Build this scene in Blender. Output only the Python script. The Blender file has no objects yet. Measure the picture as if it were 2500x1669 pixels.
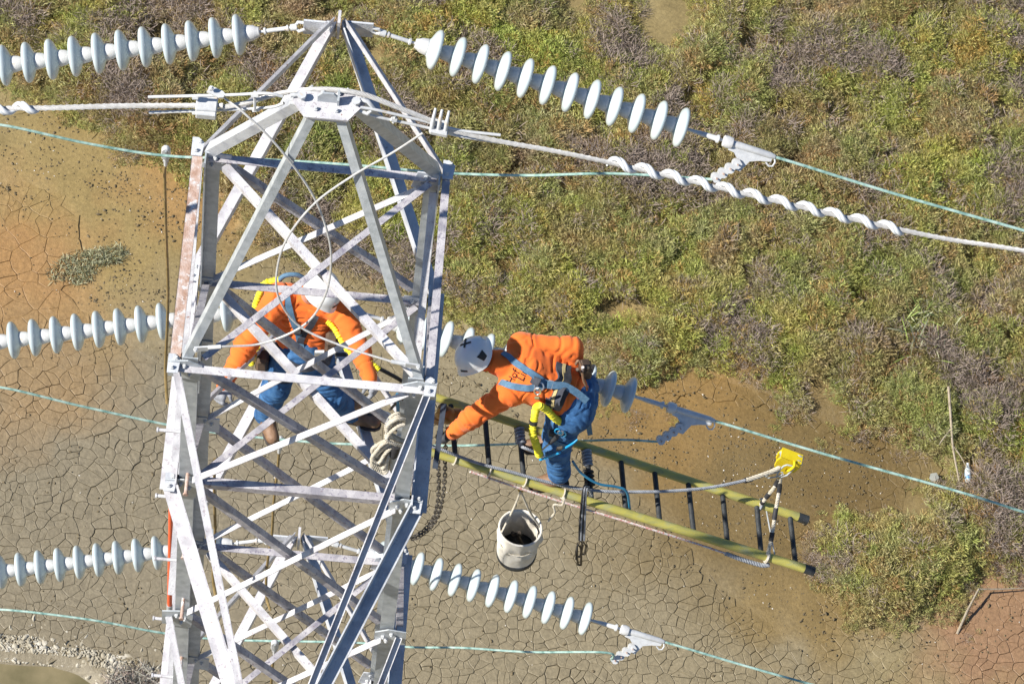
import bpy, bmesh, math, random
import numpy as np
from mathutils import Vector, Matrix, noise
from mathutils.bvhtree import BVHTree
random.seed(7); rng = np.random.default_rng(7)
R = math.radians
scene = bpy.context.scene
C = scene.collection

# ------------------------------------------------------------------ camera
CAM = np.array([0.261783, -14.056187, 25.113725])
FPX = 12500.0                                   # focal length in pixels of a 2500 px wide frame
RV = np.array([0.9953448, 0.06544475, 0.07075111])
UV = np.array([-0.09128782, 0.87560169, 0.47432923])
FV = np.array([0.03090743, 0.47857985, -0.87749989])
cd = bpy.data.cameras.new('camera'); cam = bpy.data.objects.new('camera', cd); C.objects.link(cam)
cd.sensor_fit = 'HORIZONTAL'; cd.sensor_width = 36.0; cd.lens = FPX * 36.0 / 2500.0
cd.clip_start = 0.5; cd.clip_end = 3000
M = Matrix.Identity(4)
for i in range(3):
    M[i][0], M[i][1], M[i][2], M[i][3] = RV[i], UV[i], -FV[i], CAM[i]
cam.matrix_world = M
scene.camera = cam

# ------------------------------------------------------------------ sky, sun, exposure
SUN_EL, SUN_AZ = 44.0, 14.0                     # elevation; degrees the sun stands in front of due left
w = bpy.data.worlds.new('World'); scene.world = w; w.use_nodes = True
nt = w.node_tree; nt.nodes.clear()
sky = nt.nodes.new('ShaderNodeTexSky'); sky.sky_type = 'NISHITA'; sky.sun_disc = False
sky.sun_elevation = R(SUN_EL)
sd = Vector((-math.cos(R(SUN_EL)) * math.cos(R(SUN_AZ)), -math.cos(R(SUN_EL)) * math.sin(R(SUN_AZ)), math.sin(R(SUN_EL))))
sky.sun_rotation = math.atan2(sd.x, sd.y)
sky.air_density = 1.0; sky.dust_density = 0.2; sky.ozone_density = 5.0
bg = nt.nodes.new('ShaderNodeBackground'); bg.inputs[1].default_value = 0.072
wo = nt.nodes.new('ShaderNodeOutputWorld')
nt.links.new(sky.outputs[0], bg.inputs[0]); nt.links.new(bg.outputs[0], wo.inputs[0])
ld = bpy.data.lights.new('sun', 'SUN'); ld.energy = 5.0; ld.angle = R(0.53); ld.color = (1.0, 0.95, 0.85)
sun = bpy.data.objects.new('sun', ld); C.objects.link(sun)
sun.rotation_euler = sd.to_track_quat('Z', 'Y').to_euler(); sun.location = (-20, -10, 30)
vs = scene.view_settings
vs.view_transform = 'Standard'; vs.look = 'None'; vs.gamma = 1.0; vs.use_curve_mapping = False; vs.exposure = 0.56
cy = scene.cycles; cy.max_bounces = 5; cy.diffuse_bounces = 2; cy.glossy_bounces = 2; cy.transmission_bounces = 2; cy.transparent_max_bounces = 4; cy.caustics_reflective = False; cy.caustics_refractive = False

# ------------------------------------------------------------------ helpers
GZ = -20.0
def at(x, y, Y):
    d = FV + (x - 1250) / FPX * RV - (y - 834.5) / FPX * UV
    return Vector(CAM + d * ((Y - CAM[1]) / d[1]))
def atz(x, y, z):
    d = FV + (x - 1250) / FPX * RV - (y - 834.5) / FPX * UV
    return Vector(CAM + d * ((z - CAM[2]) / d[2]))
def px_of(x, y, z):
    d = np.array([x,y,z]) - CAM; k = d @ FV; return 1250 + FPX*(d@RV)/k, 834.5 - FPX*(d@UV)/k
def V(*a): return Vector(a if len(a) == 3 else a[0])

class MB:
    """collects verts and faces in world space; build() links ONE mesh object"""
    def __init__(s): s.v = []; s.f = []; s.m = []; s.mi = 0
    def add(s, vs_, fs_):
        o = len(s.v); s.v += [tuple(p) for p in vs_]; s.f += [tuple(i + o for i in f) for f in fs_]; s.m += [s.mi] * len(fs_); return s
    def box(s, c, sx, sy, sz, ax=None, ay=None, az=None):
        c = V(c); ax = V(ax or (1,0,0)) * sx / 2; ay = V(ay or (0,1,0)) * sy / 2; az = V(az or (0,0,1)) * sz / 2
        p = [c + ax*i + ay*j + az*k for k in (-1,1) for j in (-1,1) for i in (-1,1)]
        return s.add(p, [(0,2,3,1),(4,5,7,6),(0,1,5,4),(2,6,7,3),(0,4,6,2),(1,3,7,5)])
    def prism(s, poly, o, ax, ay, an, t):
        """2D polygon in frame ax, ay at o, thickness t along an (centred)"""
        o, ax, ay, an = V(o), V(ax), V(ay), V(an); n = len(poly)
        p = [o + ax*x + ay*y - an*t/2 for x, y in poly] + [o + ax*x + ay*y + an*t/2 for x, y in poly]
        return s.add(p, [tuple(range(n-1,-1,-1)), tuple(range(n, 2*n))] + [(i, (i+1) % n, n + (i+1) % n, n + i) for i in range(n)])
    def tube(s, pts, r, seg=8, caps=True, closed=False):
        pts = [V(p) for p in pts]; n = len(pts); rs = list(r) if hasattr(r, '__len__') else [r] * n
        tg = []
        for i in range(n):
            if closed: t = pts[(i+1) % n] - pts[i-1]
            else: t = pts[min(i+1, n-1)] - pts[max(i-1, 0)]
            tg.append(t.normalized() if t.length > 1e-9 else Vector((0,0,1)))
        a = tg[0].cross(Vector((0,0,1)))
        if a.length < .1: a = tg[0].cross(Vector((0,1,0)))
        a.normalize(); vs_ = []
        for i in range(n):
            a = (a - tg[i] * a.dot(tg[i])); a.normalize(); b = tg[i].cross(a)
            for k in range(seg):
                q = 2*math.pi*k/seg; vs_.append(pts[i] + (a*math.cos(q) + b*math.sin(q)) * rs[i])
        fs = []
        for i in range(n if closed else n-1):
            j = (i+1) % n
            for k in range(seg):
                k2 = (k+1) % seg; fs.append((i*seg+k, i*seg+k2, j*seg+k2, j*seg+k))
        if caps and not closed: fs += [tuple(range(seg-1,-1,-1)), tuple(range((n-1)*seg, n*seg))]
        return s.add(vs_, fs)
    def lathe(s, prof, o, ax, seg=24, caps=True):
        """profile of (distance along axis, radius)"""
        o, ax = V(o), V(ax).normalized(); a = ax.cross(Vector((0,0,1)))
        if a.length < .1: a = ax.cross(Vector((0,1,0)))
        a.normalize(); b = ax.cross(a); vs_ = []
        for d, r in prof:
            for k in range(seg):
                q = 2*math.pi*k/seg; vs_.append(o + ax*d + (a*math.cos(q) + b*math.sin(q))*r)
        n = len(prof)
        fs = [(i*seg+k, (i+1)*seg+k, (i+1)*seg+(k+1)%seg, i*seg+(k+1)%seg) for i in range(n-1) for k in range(seg)]
        if caps: fs += [tuple(range(seg)), tuple(range(n*seg-1, (n-1)*seg-1, -1))]
        return s.add(vs_, fs)
    def angle(s, A, B, n1, n2, w1, w2, t):
        """L section along A-B: flange 1 runs from the corner line along n1, flange 2 along n2"""
        A, B = V(A), V(B); d = (B-A).normalized(); n1 = V(n1); n1 = (n1 - d*n1.dot(d)).normalized()
        n2 = V(n2); n2 = n2 - d*n2.dot(d); n2 = (n2 - n1*n2.dot(n1)).normalized()
        sec = [(0,0),(w1,0),(w1,t),(t,t),(t,w2),(0,w2)]
        p = [P + n1*x + n2*y for P in (A, B) for x, y in sec]
        fs = [(i, (i+1) % 6, 6+(i+1) % 6, 6+i) for i in range(6)] + [(0,3,2,1),(0,5,4,3),(6,7,8,9),(6,9,10,11)]
        return s.add(p, fs)
    def build(s, name, mat, parent=None, smooth=False, bevel=0):
        o = V(parent['_o']) if parent is not None and '_o' in parent else Vector((0,0,0))
        me = bpy.data.meshes.new(name); me.from_pydata([tuple(V(p)-o) for p in s.v], [], s.f)
        mats = mat if isinstance(mat, (list, tuple)) else [mat]
        for m in mats: me.materials.append(m)
        if len(mats) > 1: me.polygons.foreach_set('material_index', s.m)
        bm = bmesh.new(); bm.from_mesh(me); bmesh.ops.recalc_face_normals(bm, faces=bm.faces)
        if bevel: bmesh.ops.bevel(bm, geom=list(bm.edges), offset=bevel, segments=1, affect='EDGES')
        bm.to_mesh(me); bm.free()
        if smooth: 
            me.polygons.foreach_set('use_smooth', [True]*len(me.polygons))
            try: me.set_sharp_from_angle(angle=R(50))
            except Exception: pass
        return link(name, me, parent)
def link(name, me, parent=None):
    ob = bpy.data.objects.new(name, me); C.objects.link(ob)
    if parent is not None:
        ob.parent = parent
        if '_o' in parent: ob['_o'] = tuple(parent['_o'])
    return ob
def tag(o, label, cat, group=None):
    o['label'] = label; o['category'] = cat
    if group: o['group'] = group
    return o
def thing(name, label, cat, loc, group=None):
    o = bpy.data.objects.new(name, None); C.objects.link(o); o.empty_display_size = .1
    o.location = loc; o['_o'] = tuple(loc); return tag(o, label, cat, group)
def one(mb, name, label, cat, mat, group=None, smooth=False, bevel=0):
    """a thing that is a single mesh, its origin at its own base"""
    xs = np.array(mb.v); loc = (xs[:,0].mean(), xs[:,1].mean(), xs[:,2].min())
    mb.v = [(p[0]-loc[0], p[1]-loc[1], p[2]-loc[2]) for p in mb.v]
    o = mb.build(name, mat, None, smooth, bevel); o.location = loc; o['_o'] = tuple(loc)
    return tag(o, label, cat, group)
def spline(pts, n=60):
    """Catmull-Rom through points"""
    P = [V(p) for p in pts]; P = [P[0]*2 - P[1]] + P + [P[-1]*2 - P[-2]]; out = []
    k = len(P) - 3; per = max(2, n // k)
    for i in range(k):
        a, b, c, d = P[i:i+4]
        for j in range(per):
            t = j/per
            out.append(.5*((2*b) + (c-a)*t + (2*a-5*b+4*c-d)*t*t + (3*b-a-3*c+d)*t**3))
    return out + [P[-2].copy()]
def hexbolt(mb, p, n, r=.011, h=.012):
    return mb.lathe([(0,r),(h,r),(h,r*.55),(h+.009,r*.55)], p, n, 6)

# ------------------------------------------------------------------ materials
def new(name):
    m = bpy.data.materials.new(name); m.use_nodes = True; t = m.node_tree
    b = t.nodes['Principled BSDF']; return m, t, b
def nd(t, kind, **kw):
    n = t.nodes.new('ShaderNode' + kind)
    for k, v in kw.items():
        if k in ('i',):
            for kk, vv in v.items(): n.inputs[kk].default_value = vv
        else: setattr(n, k, v)
    return n
def ramp(t, src, stops):
    r = nd(t, 'ValToRGB'); e = r.color_ramp.elements
    while len(e) < len(stops): e.new(.5)
    for q, (p, c) in zip(e, stops): q.position = p; q.color = (*c, 1) if len(c) == 3 else c
    t.links.new(src, r.inputs[0]); return r.outputs[0]
def mixc(t, f, a, b, mode='MIX'):
    m = nd(t, 'Mix', data_type='RGBA', blend_type=mode)
    for s_, v in ((m.inputs['Factor'], f), (m.inputs[6], a), (m.inputs[7], b)):
        if hasattr(v, 'links') or hasattr(v, 'is_linked'): t.links.new(v, s_)
        elif isinstance(v, (int, float)): s_.default_value = v
        else: s_.default_value = (*v, 1) if len(v) == 3 else v
    return m.outputs[2]
def nz(t, co, scale, detail=4, rough=.55, dist=0.0, stretch=None):
    n = nd(t, 'TexNoise', i={'Scale': scale, 'Detail': detail, 'Roughness': rough, 'Distortion': dist})
    if stretch:
        mp = nd(t, 'Mapping'); mp.inputs['Scale'].default_value = stretch; t.links.new(co, mp.inputs[0]); co = mp.outputs[0]
    t.links.new(co, n.inputs['Vector']); return n.outputs['Fac']
def mat(name, cols, scale=8, rough=.6, metal=0.0, bump=.0, bscale=60, lo=.35, hi=.65, detail=5, spec=.5, speck=None, stretch=None, sheen=0, coat=0):
    """noise-mixed colours in object space, optional specks (colour, scale, threshold) and bump"""
    m, t, b = new(name); co = nd(t, 'TexCoord').outputs['Object']
    if len(cols) == 1: c = None
    else:
        f = nz(t, co, scale, detail, stretch=stretch); n = len(cols)
        c = ramp(t, f, [(lo + (hi-lo)*i/(n-1), cols[i]) for i in range(n)])
    if speck:
        for sc_, ss, th in speck:
            g = nz(t, co, ss, 6, .65); k = ramp(t, g, [(th, (0,0,0)), (th+.06, (1,1,1))])
            c = mixc(t, k, c if c is not None else cols[0], sc_)
    if c is None: b.inputs['Base Color'].default_value = (*cols[0], 1)
    else: t.links.new(c, b.inputs['Base Color'])
    b.inputs['Roughness'].default_value = rough; b.inputs['Metallic'].default_value = metal
    b.inputs['Specular IOR Level'].default_value = spec
    if sheen: b.inputs['Sheen Weight'].default_value = sheen
    if coat: b.inputs['Coat Weight'].default_value = coat; b.inputs['Coat Roughness'].default_value = .12
    if bump:
        bp = nd(t, 'Bump', i={'Strength': bump, 'Distance': .01}); t.links.new(nz(t, co, bscale, 6, .6), bp.inputs['Height'])
        t.links.new(bp.outputs[0], b.inputs['Normal'])
    return m
W1, W2, W3 = (.54,.56,.60), (.38,.40,.45), (.5,.51,.55)
STEEL = mat('galvanised_paint', [W2, W1, (.58,.60,.64)], 7, .5, 0, .35, 90, speck=[((.30,.20,.16), 30, .66), ((.36,.36,.42), 60, .60)])
STEELW = mat('white_paint_worn', [(.43,.42,.45), (.57,.56,.59), (.67,.67,.69)], 9, .52, 0, .4, 110, speck=[((.38,.34,.37), 45, .58), ((.28,.14,.10), 24, .66)])
STEELP = mat('weathered_zinc', [(.27,.26,.30), (.42,.40,.43), (.53,.51,.53)], 11, .6, 0, .45, 120, speck=[((.22,.20,.26), 40, .56), ((.24,.13,.10), 20, .66)])
RUST = mat('rusty_flange', [(.36,.22,.16), (.48,.34,.28), (.56,.48,.45)], 18, .7, 0, .5, 90, speck=[((.62,.60,.60), 16, .54)])
GALV = mat('new_galvanising', [(.36,.39,.41), (.45,.48,.51), (.53,.56,.58)], 16, .42, .15, .2, 140)
FIT = mat('hot_dip_fitting', [(.54,.55,.57), (.66,.67,.68)], 25, .45, .1, .15, 160, speck=[((.62,.54,.46), 14, .62)])
PORC = mat('grey_porcelain', [(.47,.55,.58), (.56,.63,.65)], 4, .2, 0, 0, spec=.5, coat=.3)
CAP = mat('zinc_cap', [(.58,.58,.59), (.69,.69,.69)], 18, .48, .05, .2, 90, speck=[((.56,.50,.43), 9, .64)])
COPPER = mat('patina_conductor', [(.16,.30,.27), (.34,.52,.47), (.50,.64,.58)], 22, .55, .1, .3, 200)
STRAND = mat('stranded_steel_wire', [(.48,.47,.46), (.62,.61,.60)], 40, .5, .2, .3, 300)
DAMP = mat('white_damper_plastic', [(.70,.72,.75)], 5, .4)
CABLE = mat('tan_ground_cable', [(.20,.14,.05), (.30,.21,.09)], 16, .55)
# ------------------------------------------------------------------ ground: mud sheet with cracked plates
def poly(px, z=GZ): return [(atz(x, y, z).x, atz(x, y, z).y) for x, y in px]
def inside(p, x, y):
    c = False; n = len(p); j = n-1
    for i in range(n):
        if (p[i][1] > y) != (p[j][1] > y) and x < (p[j][0]-p[i][0])*(y-p[i][1])/(p[j][1]-p[i][1]) + p[i][0]: c = not c
        j = i
    return c
def sdist(p, X, Y):
    """signed distance to polygon (positive inside), arrays"""
    X = np.asarray(X, float); Y = np.asarray(Y, float); d = np.full(X.shape, 1e9); c = np.zeros(X.shape, bool); n = len(p); j = n-1
    for i in range(n):
        ax, ay = p[j]; bx, by = p[i]; ex, ey = bx-ax, by-ay; L = ex*ex+ey*ey+1e-12
        t = np.clip(((X-ax)*ex+(Y-ay)*ey)/L, 0, 1); d = np.minimum(d, np.hypot(X-ax-t*ex, Y-ay-t*ey))
        c ^= ((ay > Y) != (by > Y)) & (X < (ax-bx)*(Y-by)/(ay-by+1e-12)+bx); j = i
    return np.where(c, d, -d)
MARSH = poly([(-700,-300),(-700,150),(-300,190),(0,235),(120,262),(215,320),(280,385),(370,425),(460,455),(540,520),(600,620),(700,640),(800,660),(900,720),(960,770),(1060,790),(1150,830),(1240,850),(1440,895),(1500,945),(1580,960),(1660,930),(1780,945),(1880,985),(1960,1040),(2060,1055),(2150,1085),(2170,1130),(2230,1120),(2290,1150),(2240,1185),(2185,1190),(2180,1235),(2110,1262),(2045,1235),(2000,1262),(1950,1290),(1930,1340),(1990,1400),(2010,1450),(2045,1490),(2070,1540),(2150,1545),(2190,1562),(2290,1540),(2350,1535),(2370,1470),(2395,1425),(2440,1420),(2500,1435),(2700,1420),(3300,1380),(3300,-400)])
BARE = [poly(q) for q in ([(1575,-60),(1665,-40),(1672,60),(1625,112),(1590,80)], [(1395,15),(1430,0),(1440,45),(1400,60)])]
GREENER = poly([(1900,1200),(2250,1170),(2420,1300),(2420,1480),(2200,1600),(1980,1520)])
TUFTS = [poly(q) for q in ([(1600,990),(1650,985),(1690,1030),(1640,1050)], [(1870,1030),(1900,1020),(1905,1090),(1880,1095)], [(1410,930),(1470,925),(1500,1010),(1440,1040),(1415,1000)],
    [(1520,1000),(1560,990),(1575,1030),(1530,1040)], [(1985,1075),(2040,1060),(2050,1110),(2000,1115)], [(150,745),(180,740),(190,765),(155,770)], [(560,600),(600,640),(575,680),(540,640)], [(2330,1560),(2390,1540),(2400,1585),(2350,1600)])]
SMOOTH = [poly(q) for q in ([(140,260),(500,430),(640,640),(980,790),(1440,900),(1560,940),(1850,970),(2220,1110),(2100,1270),(1930,1300),(2030,1440),(2060,1640),(1900,1590),(1760,1470),(1600,1290),(1420,1130),(1120,930),(800,860),(560,850),(330,870),(150,780),(170,560),(130,500),(60,470),(-300,440),(-300,200)],
    [(2050,1560),(2330,1560),(2390,1450),(2500,1450),(2480,1520),(2300,1620),(2120,1640)])]
BANK = poly([(-600,1500),(0,1530),(90,1545),(220,1570),(330,1600),(420,1640),(470,1700),(470,2100),(-600,2100)])
POND = poly([(-600,1580),(0,1612),(60,1618),(125,1612),(190,1634),(235,1660),(250,1710),(250,2100),(-600,2100)])
def crackmask(X, Y):
    m = np.full(np.shape(X), 1.0)
    for s in SMOOTH: m = np.minimum(m, np.clip(.5 - sdist(s, X, Y)/.5, 0, 1))
    m = np.minimum(m, np.clip(.6 - sdist(MARSH, X, Y)/.35, 0, 1))
    m = np.minimum(m, np.clip(.7 - sdist(BANK, X, Y)/.25, 0, 1))
    return m
def n2(x, y, s, k=0): return noise.noise((x*s, y*s, k*7.3+.5))

def mud_material(name, rough=.62):
    m, t, b = new(name); geo = nd(t, 'NewGeometry').outputs['Position']
    c = ramp(t, nz(t, geo, 1.1, 6, .6), [(.32, (.185,.142,.062)), (.5, (.250,.192,.084)), (.68, (.305,.240,.115))])
    fine = ramp(t, nz(t, geo, 26, 6, .7), [(.3, (.72,.72,.72)), (.7, (1.18,1.18,1.18))])
    def spot(px, rad, soft, col, amt, c):
        p = atz(*px, GZ); d = nd(t, 'VectorMath', operation='DISTANCE'); d.inputs[1].default_value = p
        mp = nd(t, 'VectorMath', operation='ADD'); ns = nd(t, 'TexNoise', i={'Scale': 1.3, 'Detail': 5.0}); t.links.new(geo, ns.inputs['Vector'])
        sc = nd(t, 'VectorMath', operation='SCALE'); sc.inputs['Scale'].default_value = 1.6; t.links.new(ns.outputs['Color'], sc.inputs[0])
        sb = nd(t, 'VectorMath', operation='SUBTRACT'); sb.inputs[1].default_value = (.8,.8,.8); t.links.new(sc.outputs[0], sb.inputs[0])
        t.links.new(geo, mp.inputs[0]); t.links.new(sb.outputs[0], mp.inputs[1]); t.links.new(mp.outputs[0], d.inputs[0])
        mr = nd(t, 'MapRange', i={'From Min': rad, 'From Max': rad*soft, 'To Min': amt, 'To Max': 0.0}); t.links.new(d.outputs['Value'], mr.inputs['Value'])
        return mixc(t, mr.outputs[0], c, col)
    c = spot((250,1450), 2.2, 2.1, (.210,.177,.122), .9, c)
    c = spot((1000,1560), 2.0, 2.2, (.230,.192,.128), .85, c)
    c = spot((1500,1560), 1.8, 2.2, (.240,.197,.122), .7, c)
    c = spot((260,480), .9, 2.0, (.285,.205,.078), .9, c)
    c = spot((0,640), .40, 3.0, (.34,.185,.070), .85, c)
    c = spot((60,880), .5, 2.6, (.31,.190,.080), .6, c)
    c = spot((2450,1540), .5, 2.4, (.29,.160,.090), .8, c)
    c = spot((1900,1150), 1.0, 2.2, (.160,.108,.038), .95, c)
    c = spot((1600,1010), .45, 2.4, (.185,.125,.045), .9, c)
    c = spot((2080,1180), .35, 2.4, (.150,.100,.035), .9, c)
    c = spot((1600,950), .5, 2.6, (.26,.155,.050), .7, c)
    c = spot((480,440), .35, 2.6, (.33,.19,.07), .8, c)
    c = spot((1990,1480), .3, 2.6, (.22,.15,.055), .8, c)
    c = mixc(t, 1.0, c, fine, 'MULTIPLY')
    t.links.new(c, b.inputs['Base Color'])
    b.inputs['Roughness'].default_value = rough; b.inputs['Specular IOR Level'].default_value = .45
    bp = nd(t, 'Bump', i={'Strength': .45, 'Distance': .02}); t.links.new(nz(t, geo, 24, 8, .72), bp.inputs['Height']); t.links.new(bp.outputs[0], b.inputs['Normal'])
    return m
MUD = mud_material('wet_mud', .48)
def grid_axis(lo, hi, step, far):
    a = np.arange(lo, hi+step/2, step); f = np.array(far); return np.concatenate([lo - f[::-1], a, hi + f])
gx = grid_axis(-5.5, 9.0, .09, [1,3,8,25,80,250,700]); gy = grid_axis(4.5, 17.0, .09, [1,3,8,25,80,250,700])
GXX, GYY = np.meshgrid(gx, gy)
md = sdist(MARSH, GXX, GYY); cm = crackmask(GXX, GYY); pd = sdist(POND, GXX, GYY)
near = (GXX > -5.6) & (GXX < 9.1) & (GYY > 4.4) & (GYY < 17.1)
gz = np.zeros_like(GXX)
it = np.nditer(GXX, flags=['multi_index'])
for _ in it:
    i = it.multi_index
    if near[i]: gz[i] = .035*n2(GXX[i], GYY[i], .9) + .012*n2(GXX[i], GYY[i], 4.0, 2)
gz += np.where(near, .05*np.clip(md/.5, 0, 1), 0)
gz -= np.where(near, .022*np.clip((cm-.12)/.3, 0, 1), 0)
gz -= np.where(near, .16*np.clip(pd/.25+.3, 0, 1), 0)
def ground_h(x, y):
    i = np.clip(np.searchsorted(gx, x)-1, 0, len(gx)-2); j = np.clip(np.searchsorted(gy, y)-1, 0, len(gy)-2)
    return GZ + gz[j, i]
nx_, ny_ = len(gx), len(gy)
me = bpy.data.meshes.new('ground')
vv = np.stack([GXX.ravel(), GYY.ravel(), gz.ravel()+GZ], 1)
ids = np.arange(nx_*ny_).reshape(ny_, nx_); q = np.stack([ids[:-1,:-1], ids[:-1,1:], ids[1:,1:], ids[1:,:-1]], -1).reshape(-1,4)
me.from_pydata(vv.tolist(), [], q.tolist()); me.materials.append(MUD); me.polygons.foreach_set('use_smooth', [True]*len(me.polygons))
ground = link('ground', me); ground['kind'] = 'structure'

# cracked plates: Voronoi cells of jittered seeds, bent by a vector noise field so that neighbours keep matching edges
seeds = []; cell = .098
yy = 5.0
while yy < 15.5:
    xx = -5.0
    while xx < 8.6:
        x = xx + random.uniform(-.5,.5)*cell; y = yy + random.uniform(-.5,.5)*cell; xx += cell
        s = n2(x, y, .55, 9)
        if random.random() < .36 - .6*s - .06*(9.5-y): continue
        seeds.append((x, y))
    yy += cell
S = np.array(seeds); SM = crackmask(S[:,0], S[:,1]); keep = SM > .04
from collections import defaultdict
bins = defaultdict(list)
for i, (x, y) in enumerate(seeds): bins[(int(x/.2), int(y/.2))].append(i)
def cellpoly(i):
    x0, y0 = seeds[i]; P = [(x0-.5,y0-.5),(x0+.5,y0-.5),(x0+.5,y0+.5),(x0-.5,y0+.5)]
    bi, bj = int(x0/.2), int(y0/.2); nb = []
    for a in (-2,-1,0,1,2):
        for b in (-2,-1,0,1,2): nb += bins[(bi+a, bj+b)]
    nb.sort(key=lambda k: (seeds[k][0]-x0)**2 + (seeds[k][1]-y0)**2)
    for k in nb[1:26]:
        x1, y1 = seeds[k]; mx, my = (x0+x1)/2, (y0+y1)/2; dx, dy = x1-x0, y1-y0; Q = []
        for a in range(len(P)):
            p, q_ = P[a-1], P[a]; dp = (p[0]-mx)*dx+(p[1]-my)*dy; dq = (q_[0]-mx)*dx+(q_[1]-my)*dy
            if (dp <= 0) != (dq <= 0):
                t = dp/(dp-dq); Q.append((p[0]+(q_[0]-p[0])*t, p[1]+(q_[1]-p[1])*t))
            if dq <= 0: Q.append(q_)
        P = Q
        if len(P) < 3: return None
    return P
def warp(x, y):
    v = noise.noise_vector((x*3.1, y*3.1, .3)); u = noise.noise_vector((x*11, y*11, 4.3))
    return x + .07*v.x + .020*u.x, y + .07*v.y + .020*u.y
plates = []
for i in range(len(seeds)):
    if not keep[i]: continue
    P = cellpoly(i)
    if not P: continue
    ring = []
    for a in range(len(P)):
        p, q_ = P[a-1], P[a]; L = math.hypot(q_[0]-p[0], q_[1]-p[1]); n = 2 if L > .06 else 1
        for k in range(n): t = k/n; ring.append(warp(p[0]+(q_[0]-p[0])*t, p[1]+(q_[1]-p[1])*t))
    cx = sum(p[0] for p in ring)/len(ring); cy = sum(p[1] for p in ring)/len(ring)
    plates.append((cx, cy, ring, float(SM[i])))
def plate_geo(cx, cy, ring, sm):
    n = len(ring); rad = sum(math.hypot(x-cx, y-cy) for x, y in ring)/n
    gap = (.0009 + .0030*random.random()**1.5*(.5+2.2*abs(n2(cx, cy, 1.3, 41)))) * min(1, .15 + sm); top = GZ + .035*n2(cx, cy, .9) + random.uniform(-.004,.004)*sm - .022*max(0, .42-sm)/.42
    tl = (random.uniform(-.03,.03)*sm, random.uniform(-.03,.03)*sm); vs_ = []
    for ins, dz in ((gap, -.026), (gap*1.1, -.003), (gap+.006, 0)):
        k = max(.1, 1-ins/rad)
        for x, y in ring: X = cx+(x-cx)*k; Y = cy+(y-cy)*k; vs_.append((X, Y, top + dz + tl[0]*(X-cx) + tl[1]*(Y-cy) + .006*n2(X, Y, 7, 5)))
    fs = [(r*n+k, r*n+(k+1) % n, (r+1)*n+(k+1) % n, (r+1)*n+k) for r in (0,1) for k in range(n)] + [tuple(range(2*n, 3*n))]
    return vs_, fs
def inview(x, y):
    a, b = px_of(x, y, GZ); return 0 < a < 2500 and 0 < b < 1669
hidden_ = lambda x, y: (lambda a, b: 400 < a < 1060 and b > 250)(*px_of(x, y, GZ))
def area(r): return abs(sum(r[k-1][0]*r[k][1]-r[k][0]*r[k-1][1] for k in range(len(r))))/2
plates.sort(key=lambda p: -(area(p[2])*(inview(p[0], p[1]))*(p[3] > .5)*(.3 if hidden_(p[0], p[1]) else 1)))
rest = MB()
for k, p in enumerate(plates):
    vs_, fs = plate_geo(*p)
    if k < 290:
        mb = MB().add(vs_, fs); ob = mb.build('mud_plate', MUD, ground)
    else: rest.add(vs_, fs)
ro = rest.build('mud_plates', MUD, ground); ro['kind'] = 'stuff'

# crumbs, pellets and shells strewn over the mud
def blobs(pts, sizes, flat=.6):
    ico = [(0,0,1),(.894,0,.447),(.276,.851,.447),(-.724,.526,.447),(-.724,-.526,.447),(.276,-.851,.447),(.724,.526,-.3),(-.276,.851,-.3),(-.894,0,-.3),(-.276,-.851,-.3),(.724,-.526,-.3)]
    F = [(0,1,2),(0,2,3),(0,3,4),(0,4,5),(0,5,1),(1,6,2),(2,6,7),(2,7,3),(3,7,8),(3,8,4),(4,8,9),(4,9,5),(5,9,10),(5,10,1),(1,10,6)]
    mb = MB()
    for (x, y, z), s in zip(pts, sizes):
        a = random.uniform(0, 6.28); e = random.uniform(.6, 1.7); ca, sa = math.cos(a), math.sin(a); vs_ = []
        for i, j, k in ico:
            j_ = random.uniform(.75, 1.25); X = i*e*j_; Y = j*j_/e**.5
            vs_.append((x + s*(X*ca-Y*sa), y + s*(X*sa+Y*ca), z + s*flat*(k*j_+.25)))
        mb.add(vs_, F)
    return mb
CRUMB = mat('dark_mud_crumb', [(.10,.075,.04), (.18,.135,.07)], 30, .7)
SHELL = mat('pale_shell', [(.55,.50,.42), (.72,.68,.62)], 30, .5)
GRAV = mat('salt_crust_gravel', [(.26,.22,.15), (.40,.36,.28), (.56,.53,.47)], 6, .8, 0, .4, 60, lo=.25, hi=.75)
cp, cs, sp, ss = [], [], [], []
CX = rng.uniform(-5, 8.4, 90000); CY = rng.uniform(5.2, 15.8, 90000); CK = crackmask(CX, CY); CI = np.maximum(sdist(MARSH, CX, CY), sdist(POND, CX, CY))
for x, y, ck_, ci_ in zip(CX, CY, CK, CI):
    if ci_ > 0: continue
    d = 1.0 - .88*ck_; k = .45 + 1.0*n2(x, y, 1.7, 3)
    if random.random() > d*k: continue
    z = ground_h(x, y) + (.022 if ck_ > .3 else 0)
    if random.random() < .07: sp.append((x, y, z)); ss.append(random.uniform(.003, .008))
    else: cp.append((x, y, z)); cs.append(random.uniform(.004, .011)*(1.7 if random.random() < .1 else 1))
o = blobs(cp, cs, .8).build('mud_crumbs', CRUMB); o['kind'] = 'stuff'; tag(o, 'dark crumbs and worm casts strewn over the bare mud', 'mud crumbs')
o = blobs(sp, ss).build('shells', SHELL); o['kind'] = 'stuff'; tag(o, 'tiny pale shells scattered on the mud', 'shells')
gp, gs = [], []
CX = rng.uniform(-5, 1.5, 90000); CY = rng.uniform(4.6, 7.6, 90000)
for x, y, d, e in zip(CX, CY, sdist(BANK, CX, CY), sdist(POND, CX, CY)):
    if e > .03 or random.random() > .95*math.exp(-max(0, d-.35)*2.0)*min(1, max(0, (d+.25+.12*n2(x, y, 3, 4))*3)): continue
    gp.append((x, y, ground_h(x, y))); gs.append(random.uniform(.005, .014)*(2.2 if random.random() < .10 else 1))
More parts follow.
